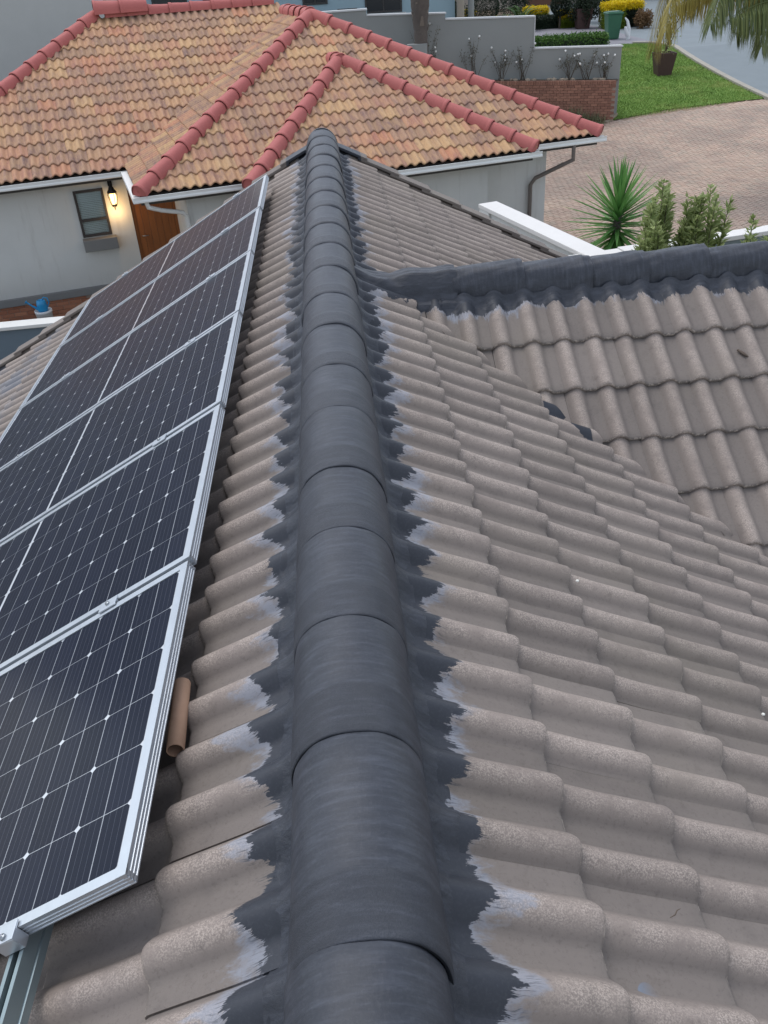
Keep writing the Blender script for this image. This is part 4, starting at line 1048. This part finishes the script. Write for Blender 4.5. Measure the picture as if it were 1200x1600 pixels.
def leaves_mesh(name, P0, Dr, L_, W_, mat, up=None, fold=.25, droop=0.):
    """many leaf blades: P0 base (n,3), Dr unit direction (n,3), L_ length (n), W_ half width (n)"""
    n = len(P0); rv = nrg.normal(size=(n, 3)) if up is None else up
    S = np.cross(Dr, rv); S /= np.linalg.norm(S, axis=1, keepdims=True)+1e-9; Nn = np.cross(S, Dr)
    L_ = L_[:, None]; W_ = W_[:, None]
    mid = P0 + Dr*L_*.45; tip = P0 + Dr*L_; tip = tip + np.array([0, 0, -1.])*droop*L_
    V_ = np.stack([P0, mid+S*W_+Nn*W_*fold, tip, mid-S*W_+Nn*W_*fold], 1).reshape(-1, 3)
    b = (np.arange(n)*4)[:, None]; F_ = np.concatenate([b+np.array((0, 1, 2)), b+np.array((0, 2, 3))], 0)
    me = bpy.data.meshes.new(name); me.from_pydata(V_.tolist(), [], F_.tolist()); me.materials.append(mat)
    at = me.attributes.new('rnd', 'FLOAT', 'POINT'); at.data.foreach_set('value', np.repeat(nrg.random(n), 4)); return me
def rdir(n, zb=0.):
    d = nrg.normal(size=(n, 3)); d[:, 2] += zb; return d/np.linalg.norm(d, axis=1, keepdims=True)
# yucca ---------------------------------------------------------
yc = Vector((4.62, 14.0, -4.2)); yu = empty('yucca', yc, 'spiky green yucca with a round head of sword leaves behind the white coping', 'yucca')
k = MB(); k.tube([yc, yc+Vector((.02, 0, .8)), yc+Vector((-.01, .0, 1.5)), yc+Vector((0, 0, 2.1))], [.11, .09, .07, .05], 12); k.build('trunk', M_BARK, yu)
def blade():
    vs = []; n = 9
    for i in range(n+1):
        t_ = i/n; w = .034*(min(1, t_*7+.55))*(1-t_**2.2)+.0006; z = -.02*t_*t_
        vs += [(-w, t_, z+w*.5), (0, t_, z), (w, t_, z+w*.5)]
    fs = []
    for i in range(n): b = i*3; fs += [(b, b+1, b+4, b+3), (b+1, b+2, b+5, b+4)]
    return mesh_from('leaf', vs, fs, M_YUC, {'rnd': [0.]*len(vs)})
YB = blade(); ct_ = yc+Vector((0, 0, 1.75))
nl = 150
for i in range(nl):
    f = i/nl; az = i*2.39996; el = R(88-150*f**.85)+rnd.gauss(0, .07)
    L_ = .66+.12*math.sin(f*math.pi)+rnd.gauss(0, .04)
    base = ct_ + Vector((0, 0, .22-.62*f))
    d_ = Vector((math.cos(az)*math.cos(el), math.sin(az)*math.cos(el), math.sin(el)))
    x_ = d_.cross(Z_).normalized(); z_ = x_.cross(d_); M = Matrix.Identity(4)
    for r_ in range(3): M[r_][0] = x_[r_]*1.0; M[r_][1] = d_[r_]*L_*1.12; M[r_][2] = z_[r_]; M[r_][3] = (base+d_*.03)[r_]
    link('leaf', YB, yu, M)
# oleander-like upright shrubs ----------------------------------
def shrub(px_, y, ztop, label, nshoot=5, spread=.16, seed=0):
    rg = np.random.default_rng(seed); x = px_
    e = empty('upright_shrub', (x, y, -4.2), label, 'shrub', 'shrubs behind the wing ridge'); k = MB(); PP = []; DD = []; LL = []
    for s_ in range(nshoot):
        a = rg.uniform(0, 6.28); r_ = rg.uniform(.02, spread); zt = ztop - (0 if s_ == 0 else rg.uniform(.05, .42)); b = Vector((x, y, -4.2)); tpt = Vector((x+r_*math.cos(a)*(0 if s_ == 0 else 1), y+r_*math.sin(a)*(0 if s_ == 0 else 1), zt))
        md = b.lerp(tpt, .6)+Vector((rg.normal()*.05, rg.normal()*.05, 0)); k.tube([b, md, tpt], [.014, .009, .003], 5)
        n = 230; f = 1-rg.random(n)**1.0*.5
        pos = np.array([(b.lerp(md, min(1, q/.6)) if q < .6 else md.lerp(tpt, (q-.6)/.4)) for q in f])
        az = rg.uniform(0, 6.28, n); el = rg.normal(.65, .3, n)
        d_ = np.stack([np.cos(az)*np.cos(el), np.sin(az)*np.cos(el), np.sin(el)], 1); PP.append(pos); DD.append(d_); LL.append(.105*(1.15-.45*(f > .97))+rg.normal(0, .012, n)+.04*(1-f))
    k.build('stems', M_STEM, e)
    me = leaves_mesh('foliage', np.concatenate(PP), np.concatenate(DD), np.concatenate(LL), np.full(sum(map(len, LL)), .0165), M_OLE); tag(link('foliage', me, e), kind='stuff')
shrub(3.62, 9.6, -1.28, 'small olive green shrub just right of the yucca foot', 6, .14, 1)
shrub(3.80, 10.0, -.93, 'tallest olive green shrub with two tips, right of the yucca', 11, .27, 2)
shrub(4.11, 10.0, -1.12, 'middle olive green shrub in front of the garden wall', 8, .2, 3)
shrub(4.36, 10.0, -1.02, 'bushy olive green shrub, rightmost of the tall ones', 11, .26, 4)
shrub(4.93, 10.0, -1.42, 'small pale green shrub tip alone before the teal wall', 4, .08, 5)
shrub(5.16, 10.0, -1.62, 'lowest shrub tip at the right edge of the picture', 3, .05, 6)
# generic leafy box / ball
def leafy(name, P_, mat, ls, lw, parent=None, zb=.3):
    n = len(P_); me = leaves_mesh(name, P_, rdir(n, zb), nrg.uniform(.7, 1.3, n)*ls, np.full(n, lw), mat); return link(name, me, parent)
def boxpts(x0, x1, y0, y1, z0, z1, n, rough=.04):
    p = nrg.random((n, 3)); f = nrg.integers(0, 3, n)      # top, front, sides
    p[f == 0, 2] = 1; p[f == 1, 1] = 0; p[f == 2, 0] = (p[f == 2, 0] > .5)
    q = np.array([x0, y0, z0]) + p*np.array([x1-x0, y1-y0, z1-z0]); return q + nrg.normal(0, rough, (n, 3))
def hedge(x0, x1, y0, y1, z0, z1, label, mat=M_HDG, top=None, n=9000, cat='hedge', group=None):
    e = empty('clipped_hedge', ((x0+x1)/2, (y0+y1)/2, z0), label, cat, group)
    k = MB(); k.box(x0+.06, x1-.06, y0+.06, y1-.06, z0, z1-.07); k.build('branch_core', M_DKG, e)
    o = leafy('foliage', boxpts(x0, x1, y0, y1, z0, z1 if top is None else z1-.28, n), mat, .07, .022, e); tag(o, kind='stuff')
    if top is not None:
        P_ = boxpts(x0, x1, y0, y1, z1-.3, z1, n//2); o = leafy('golden_tips', P_, top, .07, .028, e, .6); tag(o, kind='stuff')
hedge(6.95, 9.35, 31.1, 31.9, -2.9, -1.32, 'low clipped green hedge behind the end of the terrace wall')
hedge(14.85, 15.75, 50, 51.2, -2.75, -1.62, 'yellow topped hedge block just right of the green bin', M_LIME, M_YEL, 6000, group='yellow topped hedges')
hedge(15.6, 16.9, 50.6, 52.2, -2.75, -1.62, 'yellow topped hedge block farther right by the palm fronds', M_DKG, M_YEL, 6000, group='yellow topped hedges')
hedge(13.15, 14.3, 52.6, 53.8, -2.75, -1.98, 'bright lime hedge with yellow top beside the tall round topiary', M_LIME, M_YEL, 6000, group='yellow topped hedges')
hedge(10.8, 13.0, 52.9, 54, -2.75, -2.2, 'dark low hedge under the tall round topiary', M_DKG, None, 6000)
hedge(11.9, 13.1, 55.6, 56.6, -2.75, -1.9, 'narrow yellow hedge behind the round topiary', M_LIME, M_YEL, 4000, group='yellow topped hedges')
hedge(7.7, 9.3, 52, 52.7, -2.75, -2.12, 'long low yellow hedge above the terrace wall, front row', M_DKG, M_YEL, 5000, group='yellow topped hedges')
hedge(9.4, 10.3, 52.4, 53.1, -2.75, -2.1, 'short yellow hedge left of the spiky cycad', M_DKG, M_YEL, 3500, group='yellow topped hedges')
hedge(7.6, 9.0, 56, 56.7, -2.75, -1.85, 'yellow hedge in the back row behind the left topiary', M_DKG, M_YEL, 3500, group='yellow topped hedges')
def ball(c, r_, label, trunk=True, sc_=1.):
    e = empty('topiary_tree', (c[0], c[1], G(c[1])), label, 'topiary tree', 'round clipped trees'); c = Vector(c)
    k = MB(); k.tube([(c.x, c.y, G(c.y)), (c.x, c.y, c.z-r_*.6)], .06, 8); k.build('trunk', M_STEM, e)
    n = 7000; d_ = rdir(n); P_ = np.array(c)+d_*(r_*(1-.06*nrg.random((n, 1)))); o = leafy('crown', P_, M_DKG, .06, .02, e, 0)
ball((13.05, 52.6, -1.63), .52, 'taller round clipped dark tree above the dark low hedge'); ball((9.1, 53.4, -1.55), .78, 'wide round clipped dark tree above the low yellow hedges')
# dark background shrubs
def bush(c, rx, rz, label, mat=M_DKG, n=5000, cat='shrub', name='garden_shrub'):
    e = empty(name, (c[0], c[1], G(c[1])), label, cat); d_ = rdir(n); rr = nrg.random((n, 1))**.4
    P_ = np.array([c[0], c[1], c[2]])+d_*rr*np.array([rx, rx, rz])*(1+.2*np.sin(d_[:, :1]*7+c[0])); o = leafy('foliage', P_, mat, .1, .03, e); tag(o, kind='stuff')
    k = MB(); k.tube([(c[0], c[1], G(c[1])), (c[0], c[1], c[2])], [.06, .03], 6); k.build('stem', M_STEM, e)
bush((7.4, 54.5, -1.9), .9, .8, 'dark leafy shrub at the corner of the blue house'); bush((11.7, 58, -1.2), 1.2, 1.3, 'dark green shrub mass behind the cycad')
bush((14.1, 51.8, -1.75), .75, .85, 'grey green bushy plant in the dark pot behind the bin'); bush((15.9, 55, -1.4), 1.6, .9, 'dark green shrub behind the yellow hedges on the right')
bush((16.6, 49.6, -2.35), .5, .42, 'brownish round ornamental grass beside the right yellow hedge', mat_leaf('brown_blade', srgb(120, 92, 62, .65), srgb(150, 120, 84, .7)), 2500, 'grass clump')
# cycad
cy_ = Vector((10.9, 52.6, -2.5)); e = empty('cycad', (cy_.x, cy_.y, -2.75), 'spiky green cycad between the two round clipped trees', 'cycad')
k = MB(); k.lathe([(.16, -2.75), (.2, -2.6), (.14, -2.4), (0, -2.38)], (cy_.x, cy_.y, 0), 12); k.build('trunk', M_BARK, e)
def frond(path, ll, lw, mat, parent, n=90, hang=.3, name='frond', start=.12, rr=.012):
    """curved midrib with two rows of leaflets"""
    pts = [Vector(p_) for p_ in path]; 
    def at(f):
        f = f*(len(pts)-1); i = min(int(f), len(pts)-2); g = f-i; p0 = pts[max(i-1, 0)]; p1 = pts[i]; p2 = pts[i+1]; p3 = pts[min(i+2, len(pts)-1)]
        return .5*((2*p1)+(p2-p0)*g+(2*p0-5*p1+4*p2-p3)*g*g+(3*p1-p0-3*p2+p3)*g**3)
    sm = [at(i/14) for i in range(15)]; k = MB(); k.tube(sm, [rr*(1-.8*i/14)+.002 for i in range(15)], 6)
    PP = []; DD = []; LL = []
    for i in range(n):
        f = start+(1-start)*i/n; p_ = at(f); d_ = (at(min(1, f+.02))-at(max(0, f-.02))).normalized(); s_ = d_.cross(Z_).normalized()
        for sg in (-1, 1):
            v = (s_*sg*rnd.uniform(.75, 1.)+d_*rnd.uniform(.45, .8)-Z_*hang*rnd.uniform(.6, 1.5)).normalized(); PP.append(p_); DD.append(v); LL.append(ll*(math.sin(math.pi*min(1, (f*.92+.08)))**.5)*rnd.uniform(.8, 1.1)+.02)
    n2 = len(PP); me0 = k.mesh(name, mat); b0 = len(me0.vertices)
    P0 = np.array(PP); D0 = np.array(DD); L0 = np.array(LL)[:, None]; up = np.tile(np.array([0, 0, 1.]), (n2, 1)); S = np.cross(D0, up); S /= np.linalg.norm(S, axis=1, keepdims=True)+1e-9
    g_ = np.array([0, 0, -1.])*hang*.5
    m1 = P0+D0*L0*.45; m2 = P0+D0*L0*.85+g_*L0*.5; tp = P0+D0*L0+g_*L0
    Vv = np.stack([P0, m1+S*lw, m1-S*lw, m2+S*lw*.6, m2-S*lw*.6, tp], 1).reshape(-1, 3); bb = (np.arange(n2)*6)[:, None]+len(k.v)
    Ff = (bb+np.array((0, 1, 2))).tolist()+(bb+np.array((1, 3, 4, 2))).tolist()+(bb+np.array((3, 5, 4))).tolist()
    me = bpy.data.meshes.new(name); me.from_pydata(list(k.v)+Vv.tolist(), [], list(k.f)+Ff); me.materials.append(mat)
    at_ = me.attributes.new('rnd', 'FLOAT', 'POINT'); at_.data.foreach_set('value', np.concatenate([np.zeros(len(k.v)), np.repeat(nrg.random(n2), 6)])); return link(name, me, parent)
for i in range(16):
    a = i*2.4; el = rnd.uniform(.5, 1.25); d_ = Vector((math.cos(a)*math.cos(el), math.sin(a)*math.cos(el), math.sin(el))); h_ = Vector((d_.x, d_.y, 0)).normalized()
    frond([cy_, cy_+d_*.5, cy_+d_*.9+h_*.1, cy_+d_*1.15+h_*.35-Z_*.1], .22, .02, M_HDG, e, 40, .05)
# bin -----------------------------------------------------------
bn = empty('wheelie_bin', (13.75, 45.3, -2.75), 'green plastic wheelie bin standing on the grey driveway', 'bin'); M_BIN = simple('green_bin', srgb(62, 112, 86, .75), .45, 8, .05, .03)
k = MB(); xb, yb = 13.75, 45.3
k.add([(xb-.25, yb-.3, -2.72), (xb+.25, yb-.3, -2.72), (xb+.25, yb+.25, -2.72), (xb-.25, yb+.25, -2.72), (xb-.33, yb-.38, -1.72), (xb+.33, yb-.38, -1.72), (xb+.33, yb+.36, -1.72), (xb-.33, yb+.36, -1.72)], [(3,2,1,0),(4,5,6,7),(0,1,5,4),(1,2,6,5),(2,3,7,6),(3,0,4,7)]); k.build('bin_body', M_BIN, bn, bevel=.03)
k = MB(); k.box(xb-.37, xb+.37, yb-.42, yb+.4, -1.718, -1.63); k.box(xb-.3, xb+.3, yb-.3, yb+.3, -1.6305, -1.60); k.build('lid', M_BIN, bn, bevel=.03)
for s_ in (-1, 1):
    k = MB(); k.lathe([(0, -.03), (.1, -.03), (.1, .03), (0, .03)], (xb+s_*.29, yb+.28, -2.65), 16, M=Matrix.Rotation(R(90), 4, 'Y')); k.build('wheel', M_BLK, bn)
# white garden figure beside the bin: a bleached curved branch
k = MB(); k.tube([(14.3, 44.6, -2.75), (14.32, 44.6, -2.3), (14.22, 44.6, -1.98), (14.1, 44.6, -1.85)], [.1, .085, .06, .03], 8); k.tube([(14.3, 44.6, -2.6), (14.15, 44.5, -2.35), (14.12, 44.5, -2.2)], [.1, .09, .05], 8); o = k.build('white_ornament', M_WHP); tag(o, 'curved white ornament leaning beside the green bin', 'ornament')
# pots -----------------------------------------------------------
M_POT = simple('dark_brown_pot', srgb(88, 66, 62, .7), .6, 8, .15, .15)
def squarepot(x, y, z, w0, w1, h, label, group='tall square tapered planters'):
    e = empty('tapered_planter', (x, y, z), label, 'planter', group); k = MB(); a, b = w0/2, w1/2; i_ = .04
    k.add([(x-a, y-a, z), (x+a, y-a, z), (x+a, y+a, z), (x-a, y+a, z), (x-b, y-b, z+h), (x+b, y-b, z+h), (x+b, y+b, z+h), (x-b, y+b, z+h), (x-b+i_, y-b+i_, z+h), (x+b-i_, y-b+i_, z+h), (x+b-i_, y+b-i_, z+h), (x-b+i_, y+b-i_, z+h), (x-b+i_, y-b+i_, z+h-.08), (x+b-i_, y-b+i_, z+h-.08), (x+b-i_, y+b-i_, z+h-.08), (x-b+i_, y+b-i_, z+h-.08)],
          [(3,2,1,0),(0,1,5,4),(1,2,6,5),(2,3,7,6),(3,0,4,7),(4,5,9,8),(5,6,10,9),(6,7,11,10),(7,4,8,11),(8,9,13,12),(9,10,14,13),(10,11,15,14),(11,8,12,15)]); k.build('pot', M_POT, e)
    k = MB(); k.box(x-b+i_+.002, x+b-i_-.002, y-b+i_+.002, y+b-i_-.002, z+h-.1, z+h-.06); k.build('potting_soil', M_SOIL, e); return e
e = squarepot(12.93, 35.75, -3.20, .5, .72, .78, 'dark brown tapered planter with a thin bare tree on the lawn')
pt = empty('potted_sapling', (12.95, 35.75, -2.5), 'thin sparse sapling growing from the planter on the lawn', 'sapling'); k = MB(); rg = random.Random(5)
for q in range(7):
    a = q*1.1; b = Vector((12.95, 35.75, -2.5)); tp = b+Vector((.12*math.cos(a)+.55+rg.uniform(-.3, .2), .2*math.sin(a), rg.uniform(1.2, 2.1))); k.tube([b, b.lerp(tp, .5)+Vector((-.1, 0, .1)), tp], [.02, .012, .005], 5)
k.build('stems', M_STEM, pt); P_ = np.array([12.95, 35.75, -2.5])+np.stack([nrg.normal(.1, .16, 160), nrg.normal(0, .15, 160), nrg.uniform(.0, .9, 160)], 1); leafy('foliage', P_, M_OLE, .09, .02, pt)
squarepot(14.05, 51.7, -2.75, .6, .85, .95, 'dark planter under the bushy plant behind the bin')
# rose bushes ----------------------------------------------------
def rose(x, y, z, h, label, seed, w=.35):
    rg = random.Random(seed); e = empty('rose_bush', (x, y, z), label, 'rose bush', 'rose bushes along the terrace wall'); k = MB(); tips = []
    for q in range(12):
        tp = Vector((x+rg.uniform(-w, w)*1.25, y+rg.uniform(-.12, .15), z+h*rg.uniform(.5, 1.05))); b = Vector((x+rg.uniform(-.1, .1)*w*3, y+.02*q/12, z)); md = b.lerp(tp, .55)+Vector((rg.uniform(-.06, .06), 0, .03)); k.tube([b, md, tp], [.009, .006, .003], 4); tips.append((md, tp))
    k.build('stems', M_STEM, e)
    P_ = np.array([md.lerp(tp, rg.random()) + Vector((rg.gauss(0, .04), rg.gauss(0, .04), rg.gauss(0, .04))) for md, tp in tips for _ in range(14)]); leafy('foliage', P_, M_RLF, .05, .015, e)
    for q in range(rg.randint(3, 5)):
        md, tp = tips[q]; bm = bmesh.new(); bmesh.ops.create_icosphere(bm, subdivisions=1, radius=.034); 
        for v in bm.verts: v.co = v.co*rg.uniform(.8, 1.15)+tp+Vector((0, -.02, .02))
        me = bpy.data.meshes.new('flower'); bm.to_mesh(me); bm.free(); me.materials.append(M_ROSE); link('flower', me, e)
for i, (px_, h_, w_, lab) in enumerate([(9.15, .72, .3, 'rose bush with few white blooms, nearest the right end of the wall'), (8.55, .85, .35, 'rose bush of thin upright stems, second from the wall end'), (7.95, .85, .3, 'thin rose bush just right of the wall step'), (6.5, 1.0, .35, 'white flowering rose bush under the high wall left of the step'),
        (5.75, .9, .3, 'sparse rose bush at mid wall'), (4.9, 1.2, .45, 'large rose bush with many white blooms, above the red hip'), (3.35, 1.5, .5, 'rose bush with white blooms growing around the palm trunk')]):
    rose(px_, 30.55, zb_(px_), h_, lab, 20+i, w_)
# little plants by the planter foot
def tuft(x, y, z, h, n, mat, label, name='grass_tuft', cat='plant'):
    az = nrg.uniform(0, 6.28, n); el = nrg.uniform(.9, 1.5, n); d_ = np.stack([np.cos(az)*np.cos(el), np.sin(az)*np.cos(el), np.sin(el)], 1)
    P_ = np.array([x, y, z])+np.stack([nrg.normal(0, .13, n), nrg.normal(0, .1, n), np.zeros(n)], 1); me = leaves_mesh(name, P_, d_, nrg.uniform(.5, 1, n)*h, np.full(n, .011), mat); o = link(name, me); tag(o, label, cat, 'plants at the foot of the brick planter')
M_SAGE = mat_leaf('sage_blade', srgb(112, 120, 90, .65), srgb(150, 152, 118, .7))
for i, (x, h, lab) in enumerate([(7.3, .75, 'grey green grassy plant leftmost at the brick planter foot'), (7.9, .8, 'tall grassy plant second along the brick planter foot'), (8.35, .6, 'short grassy plant before the brick planter'), (8.75, .5, 'small green plant near the planter corner')]): tuft(x, 29.95, G(30)-.02, h, 120, M_SAGE, lab)
tuft(6.1, 30.0, zb_(6)-.95, .8, 160, M_FRY, 'yellow leaved plant against the brick planter', 'yellow_plant')
# palm trunk before the terrace wall
pt = empty('palm_tree', (3.3, 30.1, -2.2), 'grey ringed palm trunk rising in front of the terrace wall', 'palm tree'); k = MB(); n = 40; pts = []; rad = []
for i in range(n+1):
    f = i/n; z = -2.3+f*5.2; pts.append((3.19, 30.15, z)); rad.append((.2+.012*(i % 2))*(1 if z < -.7 else 1+min(.45, (z+.7)*.55)))
k.tube(pts, rad, 16); k.build('trunk', M_BARK, pt)
k = MB()
for i in range(34):
    a = i*2.4; z = -.75+i*.075; d_ = Vector((math.cos(a), math.sin(a), 0)); b = Vector((3.19, 30.15, z))+d_*.19; s_ = d_.cross(Z_)*.07
    k.add([b-s_, b+s_, b+s_*.4+d_*.10+Z_*.26, b-s_*.4+d_*.10+Z_*.26, b-s_+d_*.03, b+s_+d_*.03], [(0, 1, 2, 3), (5, 4, 3, 2), (0, 3, 4), (1, 5, 2)])
k.build('leaf_bases', simple('leaf_base', srgb(140, 130, 120, .7), .95, 20, .2, .3), pt)
for i in range(14):
    a = i*2.4; d_ = Vector((math.cos(a), math.sin(a), .0)); b = Vector((3.19, 30.15, 2.85)); frond([b, b+d_*.7+Z_*.9, b+d_*1.6+Z_*1.3, b+d_*2.4+Z_*1.0], .4, .02, M_FRG, pt, 40, .4)
# big palm at the right with drooping fronds
cr = Vector((10.9, 22.4, 1.75)); pt = empty('palm_tree', (13.0, 23.0, -4.2), 'palm with long drooping yellow green fronds hanging into the top right corner', 'palm tree')
k = MB(); pts = []; rad = []
for i in range(31):
    f = i/30; pts.append((13.3-2.4*f**1.5, 23.0-.6*f, -4.2+5.95*f)); rad.append(.2-.05*f+.008*(i % 2))
k.tube(pts, rad, 14); k.build('trunk', M_BARK, pt)
def pxw(px_, py_, kk): return CAM+(Fv+R2*((px_-600)/FPX)+D2*((py_-800)/FPX))*kk
fr_ = [([(1190, -190), (1120, -150), (1060, -75), (1030, 0), (1020, 60)], M_FRY, .62, 1.5),
       ([(1210, -180), (1150, -130), (1085, -80), (1050, -20), (1040, 30)], M_FRY, .6, 1.5),
       ([(1230, -170), (1180, -120), (1120, -90), (1085, -50), (1075, 0)], M_FRG, .6, 1.4),
       ([(1240, -160), (1210, -100), (1160, -70), (1125, -30), (1110, 20)], M_FRG, .62, 1.4),
       ([(1250, -150), (1230, -90), (1195, -50), (1165, -10), (1150, 35)], M_FRG, .62, 1.4),
       ([(1270, -150), (1260, -90), (1230, -40), (1200, 5), (1190, 55)], M_FRG, .62, 1.4),
       ([(1250, -120), (1210, -85), (1150, -55), (1100, -35), (1060, -10)], M_FRY, .5, 1.6),
       ([(1280, -120), (1250, -60), (1220, -25), (1180, -10), (1140, 10)], M_FRG, .6, 1.5)]
for q, (path, mt, ll, hg) in enumerate(fr_):
    frond([cr]+[pxw(a_, b_+18, 19-.35*i_*(1 if q % 2 else -.4)+.5*(q % 3)) for i_, (a_, b_) in enumerate(path)], ll*1.1, .014, mt, pt, 150 if mt is M_FRG else 105, hg, rr=.02, start=.3)
for i in range(8):
    a = -.9+i*.42; d_ = Vector((math.cos(a), math.sin(a), 0)); frond([cr, cr+d_*1.2+Z_*1.1, cr+d_*2.6+Z_*1.1, cr+d_*3.6+Z_*.1], .6, .018, M_FRG, pt, 50, .7)
# cream flowering shrub over the road at the right edge
e = empty('cream_bush', (19.6, 38, -3), 'bush with cream blossoms at the top right edge beyond the road', 'shrub')
bc = np.array([20.2, 38.5, -1.6]); d_ = rdir(3500); P_ = bc+d_*nrg.random((3500, 1))**.35*np.array([1.5, 1.5, 1.6]); o = leafy('foliage', P_, M_OLE, .12, .035, e); tag(o, kind='stuff')
k = MB(); k.tube([(20.2, 38.5, -2.97), (20.2, 38.5, -1.6)], .07, 6); k.build('stem', M_STEM, e)
d_ = rdir(420); d_[:, 1] = -np.abs(d_[:, 1]); P_ = bc+d_*np.array([1.5, 1.5, 1.6]); me = leaves_mesh('blossoms', P_, rdir(420), np.full(420, .16), np.full(420, .06), simple('cream_petal', srgb(232, 224, 196, .9), .7, 20, .05, 0)); tag(link('blossoms', me, e), kind='stuff')
# grass blades on the lawn
n = 70000; gx_ = nrg.uniform(9.2, 15.1, n); gy_ = nrg.uniform(30.3, 42.5, n)
kp_ = (gy_ > 30.25+(gx_-9.15)*.235) & ((gx_ > 9.8) | (gy_ < 30.9)) & (gx_ < 15.2-.03*(gy_-31)*1.0) & ((gx_ > 9.75+0*gy_) | (gy_ < 30.7)); gx_, gy_ = gx_[kp_], gy_[kp_]; n = len(gx_)
gz_ = np.where(gy_ > 40, -2.75, -4.2+(gy_-26)*1.45/14)+.015
dd = nrg.normal(size=(n, 3))*.45; dd[:, 2] = 1; dd /= np.linalg.norm(dd, axis=1, keepdims=True)
me = leaves_mesh('grass', np.stack([gx_, gy_, gz_], 1), dd, nrg.uniform(.03, .075, n), np.full(n, .009), M_GRB); tag(link('grass', me), kind='stuff')

# ================================================================== blue house far behind
M_BLW = simple('pale_blue_plaster', srgb(158, 182, 192, .82), .85, 3, .05, .1); M_DG = simple('dark_window_glass', srgb(40, 44, 50, .7), .15, 5, .05, 0, .6)
bh = empty('blue_house', (0, 43, -2.75), 'pale blue house with dark windows across the top of the picture', 'house')
YB_ = 42.; mb = MB(); mb.box(-7.2, 5.9, YB_, YB_+8, -2.75, 3.4); mb.build('wall', M_BLW, bh)
mb = MB(); mb.add([(-7.8, YB_-.5, 3.4), (6.4, YB_-.5, 3.4), (6.4, YB_+8.5, 3.4), (-7.8, YB_+8.5, 3.4), (-4, YB_+4, 5.2), (3, YB_+4, 5.2)], [(0,1,5,4),(1,2,5),(2,3,4,5),(3,0,4),(3,2,1,0)]); mb.build('roof', M_UNDER, bh)
for (x0, x1, z0, z1) in ((-6.7, -5.25, -.08, 1.2), (-4.6, -3.75, -.13, 1.2), (-.5, .55, -.38, 1.2), (2.1, 3.66, -.84, 1.0)):
    mb = MB(); mb.box(x0, x0+.07, YB_-.05, YB_-.002, z0, z1); mb.box(x1-.07, x1, YB_-.05, YB_-.002, z0, z1); mb.box(x0+.071, x1-.071, YB_-.05, YB_-.002, z0, z0+.07); mb.box(x0+.071, x1-.071, YB_-.05, YB_-.002, z1-.07, z1); mb.box((x0+x1)/2-.025, (x0+x1)/2+.025, YB_-.048, YB_-.003, z0+.071, z1-.071)
    w_ = mb.build('window', M_WF, bh); mb = MB(); mb.box(x0+.072, x1-.072, YB_-.02, YB_-.012, z0+.072, z1-.072); mb.build('pane', M_DG, w_)
mb = MB(); mb.box(1.95, 3.8, YB_-.25, YB_-.002, -1.05, -.86); mb.build('window_sill', M_WALLG, bh)
mb = MB(); mb.box(-1.5, .9, YB_-1.4, YB_-1.2, -2.75, -.72); mb.box(1.7, 2.1, YB_-1.4, YB_-1.2, -2.75, -.55); mb.build('terrace_parapet', M_BLW, bh)
mb = MB()
for q in range(10): mb.tube([(.95+q*.08, YB_-1.3, -.95), (.95+q*.08, YB_-1.3, -.55)], .012, 5)
mb.tube([(.9, YB_-1.3, -.55), (1.72, YB_-1.3, -.55)], .016, 6); mb.build('railing', M_BLK, bh)
o = MB().tube([(6.1, YB_-.3, -2.75), (6.08, YB_-.3, 3.4)], .16, 14).build('veranda_column', simple('tan_column', srgb(170, 160, 146, .78), .85, 8, .1, .2), bh)
o = MB().tube([(6.62, YB_+.2, -2.75), (6.62, YB_+.2, 3.4)], .13, 14).build('veranda_column', simple('grey_column', srgb(160, 162, 160, .78), .85, 8, .1, .2), bh)
# far houses across the street
fh = empty('far_house', (12, 72, -2.75), 'beige house front with brown door far behind the yellow hedges', 'house')
mb = MB(); mb.box(4, 30, 72, 80, -2.75, 1.5); mb.build('wall', simple('beige_plaster', srgb(176, 164, 152, .75), .85, 3, .06, .1), fh)
mb = MB(); mb.box(15.2, 18, 71.8, 71.99, -2.75, -.6); mb.build('garage_door', simple('brown_door', srgb(112, 76, 58, .7), .6, 3, .1, .1), fh)
mb = MB(); mb.add([(3.5, 71.4, 1.5), (30.5, 71.4, 1.5), (30.5, 80.5, 1.5), (3.5, 80.5, 1.5), (7, 76, 3.6), (27, 76, 3.6)], [(0,1,5,4),(1,2,5),(2,3,4,5),(3,0,4),(3,2,1,0)]); mb.build('roof', M_UNDER, fh)
print('objects', len(bpy.data.objects), 'tris', sum(len(o.data.polygons)*2 for o in bpy.data.objects if o.type == 'MESH'))
